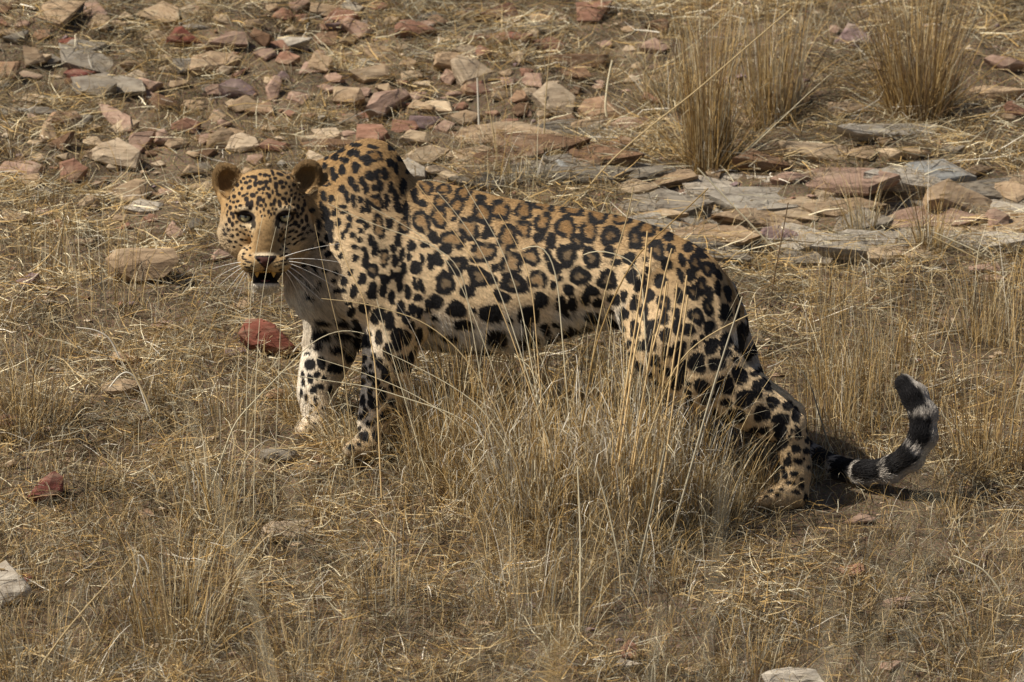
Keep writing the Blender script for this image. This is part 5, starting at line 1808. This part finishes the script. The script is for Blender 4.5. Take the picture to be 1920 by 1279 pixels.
# ---- clumps that can be told apart
def tuft(px, py, hpx, spread, n, label, w=(1, 2.2, 3.2, .8, 1, .15), dep=None, lean=.25, curlf=.25, group='dry grass clumps on the slope', wid=(.0010, .0024), cat='grass clump', seed=0, root=None):
    if dep is None and root is None and py < 520 and hpx > 140:
        hpx, n = hpx * 1.3, int(n * 1.9)
    if dep is not None:
        hpx, n = hpx * 1.12, int(n * 1.5)
    rng = np.random.default_rng(500 + seed + int(px) * 7 + int(py))
    g = ray_ground(px, py) if dep is None else None
    if dep is not None:
        l = loc(px, py, dep)
        wpt = to_world(l)
        g = np.array([wpt[0], wpt[1], float(ground_z(wpt[:1], wpt[1:2])[0])])
    if root is not None:
        g = np.array(root)
    dist = (g - CAMA) @ np.array(FW)
    H = hpx * S * dist / DIST
    a = rng.uniform(0, 6.28, n)
    r = spread * S * np.sqrt(rng.random(n)) * .45
    R = np.stack([g[0] + r * np.cos(a), g[1] + r * np.sin(a), np.zeros(n)], 1)
    R[:, 2] = ground_z(R[:, 0], R[:, 1]) - .004
    L = H * (.20 + .80 * rng.random(n) ** 1.8) if dep is None else H * (.30 + .70 * rng.random(n) ** 1.3)
    if root is not None:
        L = H * (.88 + .16 * rng.random(n))
    th = np.abs(rng.normal(lean * .5, lean * .7, n))
    stray = rng.random(n) < .22
    th = np.where(stray, rng.uniform(.3, 1.25, n), th)
    L = np.where(stray, L * .7, L)
    cl = np.where(rng.random(n) < curlf, rng.uniform(1.2, 5, n), rng.uniform(0, .5, n))
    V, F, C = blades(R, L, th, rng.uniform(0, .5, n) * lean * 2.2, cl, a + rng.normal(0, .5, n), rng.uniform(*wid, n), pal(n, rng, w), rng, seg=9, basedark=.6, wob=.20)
    o = mesh_np('grass_clump', V - g, F, M_STRAW, C)
    o.location = g
    tag(o, label, cat, group)
    return o


tuft(1328, 312, 330, 105, 420, 'tall ochre grass clump standing left of the dark brown slab', w=(.7, 1.8, 3.8, .4, 2.0, .15), lean=.10, curlf=.25)
tuft(1448, 232, 250, 120, 300, 'darker tall grass clump right behind the tall ochre one', w=(.6, 1.6, 2.6, 1.5, 2, .1), lean=.13)
tuft(1722, 218, 280, 150, 520, 'broad bushy grass clump at the top right', w=(.2, 1.2, 3.4, .4, 3.2, .05), lean=.26, curlf=.12)
tuft(675, 0, 125, 160, 420, 'short tangled grass round the near front paw', dep=-.17, w=(1.4, 2.4, 2.4, 1.6, .8, .4), lean=.6, curlf=.5)
tuft(585, 0, 110, 140, 330, 'short tangled grass round the far front paw', dep=-.02, w=(1.4, 2.4, 2.4, 1.6, .8, .4), lean=.6, curlf=.5)
tuft(1440, 0, 85, 130, 240, 'short tangled grass before the hind paw', dep=-.33, w=(1.4, 2.4, 2.4, 1.6, .8, .4), lean=.6, curlf=.5)
tuft(1250, 200, 170, 120, 160, 'loose pale grass clump left of the tall ochre one', w=(2, 3, 1.5, 1.5, .5, .5), lean=.5, curlf=.5)
tuft(332, 1195, 300, 230, 420, 'big ochre tuft of upright grass in the lower left foreground', w=(.8, 2, 4, .6, 1.2, .1), lean=.34, curlf=.25)
tuft(400, 985, 240, 150, 130, 'thin ochre stems rising behind the big foreground tuft', w=(1, 2, 4, .8, .6, .2), lean=.22, curlf=.1)
tuft(1745, 470, 150, 60, 90, 'small upright clump growing on the bedrock at the right', w=(1, 2.4, 3.4, .5, .8, .1), lean=.25)
tuft(1620, 445, 150, 70, 60, 'sparse pale stems growing on the bedrock left of the small clump', w=(2, 3, 2, 1, .3, .2), lean=.3)
tuft(925, 345, 140, 130, 70, 'row of thin stems behind the middle of the back', w=(1.5, 3, 2.5, 1, .3, .3), lean=.18, curlf=.1)
tuft(985, 350, 130, 90, 50, 'thin stems with bent tips beside the row behind the back', w=(2, 3, 1.5, 1, .3, .8), lean=.25, curlf=.4)
tuft(605, 975, 120, 50, 70, 'little orange tuft in grass below the front paws', w=(.5, 1.5, 4.5, .3, .8, .05), lean=.3, curlf=.05)
tuft(210, 205, 62, 60, 60, 'short orange tuft between stones in the upper left', w=(.5, 1.5, 4.5, .3, .8, .05), lean=.45, curlf=.05)
tuft(1775, 965, 75, 80, 130, 'short orange tuft below the curl of the tail', w=(.6, 1.8, 4.2, .3, .8, .05), lean=.5, curlf=.05)
tuft(1660, 1000, 60, 90, 110, 'low flattened tuft with a shaded hollow below the tail', w=(1, 2.5, 2.5, 1, 1, .1), lean=.9, curlf=.3)
tuft(1440, 505, 60, 50, 50, 'short dark based tuft just behind the rump', w=(.6, 2, 3.6, .5, 1, .05), lean=.5, curlf=.05)
tuft(60, 800, 190, 170, 380, 'dark brown tuft at the left edge in the middle', w=(.3, 1.4, 2.2, 1.2, 3, .05), lean=.35, curlf=.3)
tuft(310, 755, 130, 60, 70, 'orange tuft behind the arched blade at the left', w=(.8, 2, 4, .5, .6, .1), lean=.3, curlf=.2)
tuft(200, 560, 200, 170, 90, 'scattered tall thin stems at the left of the head', w=(1.5, 3, 2.6, 1, .4, .1), lean=.12, curlf=.05)
tuft(80, 520, 220, 120, 70, 'tall thin stems at the left edge above the brown tuft', w=(1.2, 3, 2.6, 1, .6, .1), lean=.12, curlf=.05)
tuft(430, 800, 170, 150, 130, 'fine upright stems left of the front legs', w=(1.5, 3, 2.4, 1, .4, .2), lean=.2, curlf=.2)
tuft(480, 250, 90, 100, 70, 'dry tussock between the white streaked rock and the head', w=(1.2, 2.6, 3, .6, .8, .1), lean=.7, curlf=.3)
tuft(335, 215, 70, 100, 60, 'low dry tussock left of the square pink block', w=(1.2, 2.6, 3, .6, .8, .1), lean=.8, curlf=.3)
tuft(760, 150, 70, 90, 60, 'low tussock left of the big pale boulder', w=(1.2, 2.6, 3, .6, .8, .1), lean=.8, curlf=.4)
tuft(640, 130, 80, 120, 80, 'flattened tussock above the pink purple boulder', w=(1.5, 2.6, 2.6, .8, .8, .1), lean=.9, curlf=.4)
tuft(230, 330, 90, 90, 60, 'dry tussock in front of the big two faced rock', w=(1.2, 2.6, 3, .6, .8, .1), lean=.5, curlf=.3)
tuft(1545, 235, 70, 140, 110, 'flattened straw tussock left of the rounded brown tan stone', w=(2, 3, 2.4, .8, .6, .2), lean=1.0, curlf=.3)
tuft(1840, 290, 90, 120, 110, 'straw tussock right of the long pale slab', w=(1, 2.6, 3, .8, 1, .1), lean=.7, curlf=.4)
tuft(1560, 800, 250, 170, 160, 'upright brown stems between the hock and the tail', w=(.6, 2, 3, 1.2, 1.6, .1), lean=.14, curlf=.12)
tuft(1840, 870, 290, 190, 300, 'dense brown grass right of the tail', w=(.4, 1.6, 3, .9, 2.4, .1), lean=.22, curlf=.15)
tuft(1660, 720, 210, 210, 180, 'upright stems behind the tip of the tail', w=(.7, 2.2, 3, 1, 1.4, .1), lean=.14, curlf=.1)
tuft(1840, 640, 170, 160, 150, 'stems at the right edge above the dense brown grass', w=(.8, 2.4, 2.8, 1.2, 1.2, .1), lean=.18, curlf=.15)
tuft(1240, 0, 380, 190, 300, 'curly topped tuft before the knee of the hind leg', dep=-.44, w=(1.6, 2.6, 3.2, .5, .5, 1.2), lean=.24, curlf=.6)
tuft(1090, 0, 370, 210, 330, 'curly topped tuft standing before the belly', dep=-.42, w=(1.6, 2.6, 3.0, .5, .5, 1.3), lean=.26, curlf=.65)
tuft(900, 0, 340, 210, 320, 'fine brown tuft standing just behind the front legs', dep=-.36, w=(1, 2.4, 3.2, .7, 1.2, .5), lean=.24, curlf=.5)
tuft(1180, 0, 330, 150, 320, 'white curled grass between the two curly tufts before the thigh', dep=-.50, w=(1.2, 1.6, 2.2, .5, .5, 3.4), lean=.28, curlf=.85, wid=(.0014, .0030))
tuft(990, 0, 330, 170, 330, 'white curled grass in front of the lowest part of the belly', dep=-.48, w=(1.2, 1.6, 2.2, .5, .5, 3.0), lean=.28, curlf=.85, wid=(.0014, .0030))
tuft(830, 0, 290, 170, 380, 'brown tangled grass just behind the near front leg', dep=-.28, w=(.9, 2.2, 3.0, .8, 1.4, .4), lean=.3, curlf=.5)
tuft(900, 0, 290, 200, 420, 'brown grass in the shade under the front of the belly', dep=-.12, w=(.8, 2.2, 3.0, .8, 1.4, .3), lean=.25, curlf=.4)
tuft(1040, 0, 270, 200, 420, 'brown grass in the shade under the middle of the belly', dep=-.14, w=(.8, 2.2, 3.0, .8, 1.4, .3), lean=.25, curlf=.4)
tuft(1180, 0, 230, 190, 260, 'brown grass in the shade under the flank', dep=-.16, w=(.8, 2.2, 3.0, .8, 1.4, .3), lean=.25, curlf=.4)
tuft(1400, 0, 170, 130, 170, 'grey brown grass low under the shank of the hind leg', dep=-.34, w=(.9, 2, 2, 2.2, 1.4, .4), lean=.3, curlf=.4)
tuft(1215, 0, 440, 160, 34, 'bright upright stems rising before the haunch and hip', dep=-.46, w=(3, 4, 3, 0, 0, 1.5), lean=.10, curlf=.3, wid=(.0020, .0034))
tuft(1150, 0, 380, 170, 26, 'bright stems leaning before the flank and the groin', dep=-.45, w=(3, 4, 3, 0, 0, 1.5), lean=.22, curlf=.4, wid=(.0018, .0032))
tuft(1330, 0, 260, 140, 160, 'shorter tuft beside the hind leg under the thigh', dep=-.48, w=(1.2, 2.4, 2.4, 1.6, .7, .8), lean=.26, curlf=.4)
tuft(1010, 1130, 230, 300, 330, 'tall brown tuft in the middle foreground', w=(.8, 2, 2.8, 1.8, 1.6, .3), lean=.36, curlf=.45)
tuft(1250, 1140, 210, 280, 230, 'grey brown tuft in the foreground right of the tall brown one', w=(.9, 2, 1.8, 3, 1.2, .4), lean=.40, curlf=.45)
tuft(715, 1130, 230, 130, 90, 'thin upright stems in the foreground below the front paws', w=(1.2, 2.4, 3, 1, .6, .3), lean=.15, curlf=.2)
tuft(90, 1270, 170, 260, 420, 'dark grey brown tuft at the bottom left corner', w=(.3, 1.6, 1.6, 2.6, 2.2, .2), lean=.4, curlf=.3)
tuft(580, 1275, 170, 260, 420, 'fine grey brown tuft at the bottom edge left of the middle', w=(.5, 1.8, 1.6, 2.8, 1.8, .2), lean=.4, curlf=.3)
tuft(1400, 1265, 150, 210, 300, 'brown tuft at the bottom edge left of the pale grey stone', w=(.5, 2, 2.4, 1.8, 1.6, .2), lean=.4, curlf=.3)
tuft(1850, 1250, 150, 240, 360, 'dark tuft at the bottom right corner', w=(.4, 1.8, 2, 2.2, 2, .15), lean=.5, curlf=.3)


# ---- single stalks that stand out
def stalk(pts, label, col, r=.0013, dep=None, dep_tip=None, group='single dry stalks', tip=.4):
    rng = np.random.default_rng(int(pts[0][0] * 13 + pts[0][1]))
    pts = [tuple(map(float, p)) for p in pts]
    if dep is None:
        g = ray_ground(*pts[-1])
        d0 = float(to_local(g[None])[0, 1])
        dn = d0 - .02 if dep_tip is None else dep_tip
        P = np.array([to_world(loc(p[0], p[1], d0 + (dn - d0) * (1 - i / (len(pts) - 1)))) for i, p in enumerate(pts)])
        P[-1] = g - np.array([0, 0, .004])
    else:
        P = [to_world(loc(p[0], p[1], dep)) for p in pts]
        last, prev = P[-1], P[-2]
        f = last.copy()
        zg = float(ground_z(last[:1], last[1:2])[0])
        drop = last[2] - zg
        if drop > .01:
            dirx = np.clip((last[0] - prev[0]) / max(prev[2] - last[2], .02), -.35, .35)
            f = np.array([last[0] + dirx * drop, last[1], 0])
            f[2] = float(ground_z(f[:1], f[1:2])[0]) - .004
            P.append(f)
        P = np.array(P)
    # smooth the line through its points
    n = len(P)
    L = np.concatenate([[0], np.cumsum(np.linalg.norm(np.diff(P, axis=0), axis=1))])
    m = max(14, n * 5)
    tt = np.linspace(0, L[-1], m)
    Q = np.stack([np.interp(tt, L, P[:, k]) for k in range(3)], 1)
    for _ in range(4):
        Q[1:-1] = Q[1:-1] * .5 + .25 * (Q[:-2] + Q[2:])
    V, F = tube(Q, r * 1.3 * tip, r * 1.3, 5)
    o = mesh_np('grass_stalk', V - Q[-1], F, M_STRAW, np.tile(np.array(col), (len(V), 1)) * rng.uniform(.85, 1.1))
    o.location = Q[-1]
    tag(o, label, 'grass stalk', group)
    return o


F1 = -.40
stalk([(683, 626), (660, 617), (620, 622), (580, 645), (520, 707), (440, 790)], 'pale stalk arching over the far front leg', PALE, .0016, dep=-.34)
stalk([(634, 366), (630, 380), (634, 448), (656, 510), (684, 560), (692, 622), (704, 685), (708, 772), (712, 858)], 'long bright stalk rising along the near front leg to the neck', GOLD, .0015, dep=-.34)
stalk([(615, 382), (696, 420), (759, 440), (821, 463), (865, 495), (868, 508)], 'thin pale stalk slanting across the shoulder', PALE, .0012, dep=-.36)
stalk([(696, 388), (765, 426), (812, 454), (850, 500), (900, 620)], 'shorter thin stalk just above the one slanting across the shoulder', PALE, .0011, dep=-.37)
stalk([(780, 343), (880, 470), (940, 575), (990, 720)], 'leftmost stalk of the fan spread over the ribs', GOLD, .0013, dep=F1)
stalk([(820, 360), (850, 390), (905, 470), (950, 580), (995, 720)], 'second stalk from the left of the fan over the ribs', PALE, .0014, dep=F1)
stalk([(870, 345), (880, 365), (935, 450), (975, 560), (1000, 700)], 'third stalk from the left of the fan over the ribs', PALE, .0013, dep=F1)
stalk([(935, 400), (960, 440), (990, 500), (1000, 560), (1010, 690)], 'rightmost stalk of the fan over the ribs', GOLD, .0013, dep=F1)
stalk([(979, 468), (993, 457), (1015, 452), (1028, 466), (1045, 520), (1060, 700)], 'stalk with a pale tip bent over on the flank', PALE, .0012, dep=F1, tip=.9)
stalk([(1094, 478), (1096, 470), (1106, 466), (1150, 474), (1188, 488), (1203, 506), (1215, 720)], 'long pale blade bent to the left over the hip', PALE, .0012, dep=F1, tip=.7)
for k, p in enumerate([[(1214, 433), (1206, 525), (1188, 631), (1175, 720)], [(1222, 464), (1216, 540), (1194, 631), (1180, 730)], [(1250, 528), (1241, 600), (1219, 663), (1205, 760)],
                       [(1270, 531), (1263, 600), (1250, 663), (1238, 770)], [(1288, 516), (1278, 594), (1266, 647), (1250, 770)], [(1260, 466), (1247, 506), (1235, 570), (1210, 720)],
                       [(1290, 553), (1281, 616), (1262, 760)]]):
    stalk(p, ['tallest orange stem standing before the haunch', 'orange stem just right of the tallest one before the haunch', 'blunt orange stem in the middle of those before the haunch',
              'straight orange stem right of the blunt one before the thigh', 'orange stem leaning right before the thigh with a square top', 'thin orange stem crossing behind the blunt one before the haunch',
              'short orange stem furthest right before the thigh'][k], GOLD * (1.05, 1.0, 1.05, .95, 1.05, .9, 1.0)[k], .0017, dep=-.42 - .01 * k, tip=.8)
stalk([(1328, 353), (1269, 409), (1194, 475), (1150, 556), (1113, 656), (1100, 740)], 'brown knotted stalk slanting from the rump down to the belly', OCHC * .8, .0017, dep=F1, tip=.6)
stalk([(1188, 350), (1178, 406), (1147, 500), (1125, 585), (1110, 680)], 'straight tan stalk left of the brown knotted one', TANC * .9, .0015, dep=F1, tip=.6)
stalk([(1392, 556), (1360, 653), (1331, 747), (1300, 860)], 'straight grey stem crossing the hind leg', GREYC * 1.2, .0020, dep=-.5, tip=.7)
stalk([(1403, 591), (1344, 619), (1294, 650), (1262, 690)], 'tan stalk slanting down to the left over the thigh', TANC, .0015, dep=-.48, tip=.7)
stalk([(520, 697), (585, 710), (695, 725), (770, 750), (845, 773), (895, 803)], 'long pale straw lying across both front shins', PALE, .0014, dep=-.36)
stalk([(602, 560), (675, 567), (770, 592), (815, 615), (870, 665), (930, 760)], 'tan straw slanting across the elbow', TANC * 1.05, .0015, dep=-.38)
stalk([(588, 670), (670, 695), (760, 730), (860, 790)], 'thin straw between the two front knees', PALE, .0011, dep=-.34)
stalk([(705, 652), (770, 682), (845, 722), (900, 760), (960, 850)], 'pale straw slanting down from the near front knee', PALE, .0013, dep=-.38)
stalk([(493, 404), (478, 476), (470, 560), (465, 650), (462, 760)], 'hair thin stalk before the nose bridge on the left', PALE, .0008, dep=-.42)
stalk([(518, 425), (500, 500), (488, 580), (480, 700), (478, 800)], 'hair thin stalk before the nose and the mouth', PALE, .0008, dep=-.43)
stalk([(547, 370), (540, 410), (533, 450), (528, 560), (520, 760)], 'hair thin stalk before the right eye', PALE, .0007, dep=-.42)
stalk([(590, 420), (606, 500), (622, 570), (640, 640), (652, 760)], 'thin stalk before the throat', TANC, .0010, dep=-.36)
stalk([(706, 560), (716, 600), (724, 628)], 'short pale stalk on the near foreleg', PALE, .0013, dep=-.34)
stalk([(151, 575), (160, 578), (203, 626), (241, 681), (275, 747), (292, 792)], 'tan stalk with a white tip slanting down at the left', TANC, .0020)
stalk([(143, 614), (179, 618), (206, 633), (235, 690)], 'short white blade bent below the tan stalk at the left', WHT, .0018, tip=.6)
stalk([(206, 726), (222, 705), (237, 695), (252, 705), (262, 723), (285, 790)], 'white arched blade at the left', WHT, .0018, tip=.8)
stalk([(1478, 380), (1465, 450), (1452, 517), (1443, 575)], 'dark upright twig behind the rump', BRN * .7, .0013, tip=.7)
stalk([(1308, 315), (1395, 407), (1465, 478)], 'long straw lying across the bedrock', PALE, .0016, tip=.8)
stalk([(1752, 436), (1820, 466), (1889, 496)], 'upper of two parallel straws lying on the right', PALE, .0015, tip=.8)
stalk([(1748, 444), (1815, 476), (1880, 507)], 'lower of two parallel straws lying on the right', TANC * 1.1, .0015, tip=.8)
stalk([(1148, 113), (1140, 150), (1134, 204), (1143, 236)], 'pale bent stick standing above the middle of the back', PALE, .0024, tip=.8)
stalk([(1037, 22), (1023, 182), (1019, 280)], 'tall thin stem rising to the top edge in the middle', TANC, .0015)
stalk([(895, 146), (897, 200), (899, 262)], 'whitish stem before the big pale boulder', WHT * .9, .0020, tip=.8)
stalk([(906, 138), (924, 243), (932, 300)], 'tan stem right of the whitish stem', TANC, .0014)
stalk([(1483, 17), (1380, 105), (1300, 175), (1220, 236), (1139, 306), (1092, 362)], 'long straw slanting from the top right down to the back', TANC, .0016, tip=.7)
stalk([(1388, 0), (1330, 60), (1240, 130), (1130, 160)], 'straw slanting across the upper middle', PALE, .0013, tip=.7)
stalk([(257, 1036), (185, 1111), (117, 1190), (58, 1272)], 'long stalk slanting down to the left in the foreground', TANC * .9, .0020)
stalk([(280, 1075), (272, 1048), (258, 1035), (262, 1060), (240, 1130)], 'curled white blade in the lower left foreground', WHT * .9, .0018, tip=.7)
stalk([(1083, 874), (1089, 1011), (1086, 1204)], 'tall straight pale stem in the middle foreground', PALE, .0017, tip=.6)
stalk([(1120, 885), (1138, 943), (1162, 1053), (1165, 1125)], 'pale stem with a side shoot right of the tall straight one', PALE, .0015, tip=.6)
stalk([(1247, 840), (1220, 960), (1186, 1115)], 'grey stem leaning right in the foreground', GREYC * 1.1, .0020, tip=.7)
stalk([(1788, 1042), (1843, 1066), (1874, 1104), (1889, 1136)], 'pale arched blade in the lower right', PALE, .0018, tip=.7)
stalk([(1864, 1176), (1890, 1200), (1908, 1220)], 'short pale straw near the bottom right corner', PALE, .0014, tip=.7)
stalk([(1603, 1087), (1595, 1150), (1589, 1212)], 'upright tan stem in the lower right', TANC, .0015)
stalk([(1553, 1075), (1542, 1130), (1530, 1230)], 'upright brown stem left of the tan one in the lower right', OCHC, .0014)
stalk([(350, 860), (385, 920), (400, 990)], 'brown stem before the big ochre tuft', OCHC, .0018)
stalk([(1760, 772), (1800, 810), (1822, 838), (1836, 862)], 'pale straw right of the tail', PALE, .0016, tip=.6)
stalk([(1595, 620), (1640, 670), (1672, 712), (1690, 800)], 'tan straw leaning to the tip of the tail', TANC, .0014)
stalk([(1500, 690), (1520, 720), (1540, 790), (1560, 850)], 'grey forked stem behind the hock', GREYC, .0018)

# ---- tall grass growing on the level ground far below, out of focus before the lens
for k, (px, py, d, n, w, lab) in enumerate([
        (1210, 850, 6.2, 100, (.6, 2, 1.2, 3.5, 1.2, .4), 'tall blurred grey grass close to the camera before the hind leg'),
        (735, 1050, 6.2, 90, (.5, 1.6, 1.0, 3.8, 1.4, .3), 'tall blurred grey grass close to the camera at the bottom middle'),
        (920, 880, 7.0, 60, (.5, 2, 3, 1.2, 1.6, .1), 'tall blurred brown grass close to the camera in the middle')]):
    top = CAMA + px_dir(px, py) * d
    gz = float(ground_z(top[:1], top[1:2])[0])
    H = top[2] - gz
    o = tuft(0, 0, 1.0 * H / (S * ((np.array([top[0], top[1], gz]) - CAMA) @ np.array(FW)) / DIST), 190, n, lab, w=w, lean=.085, curlf=.35, root=(top[0], top[1], gz),
             group='tall grass close to the camera', wid=(.0022, .0045), cat='tall grass', seed=k * 31)
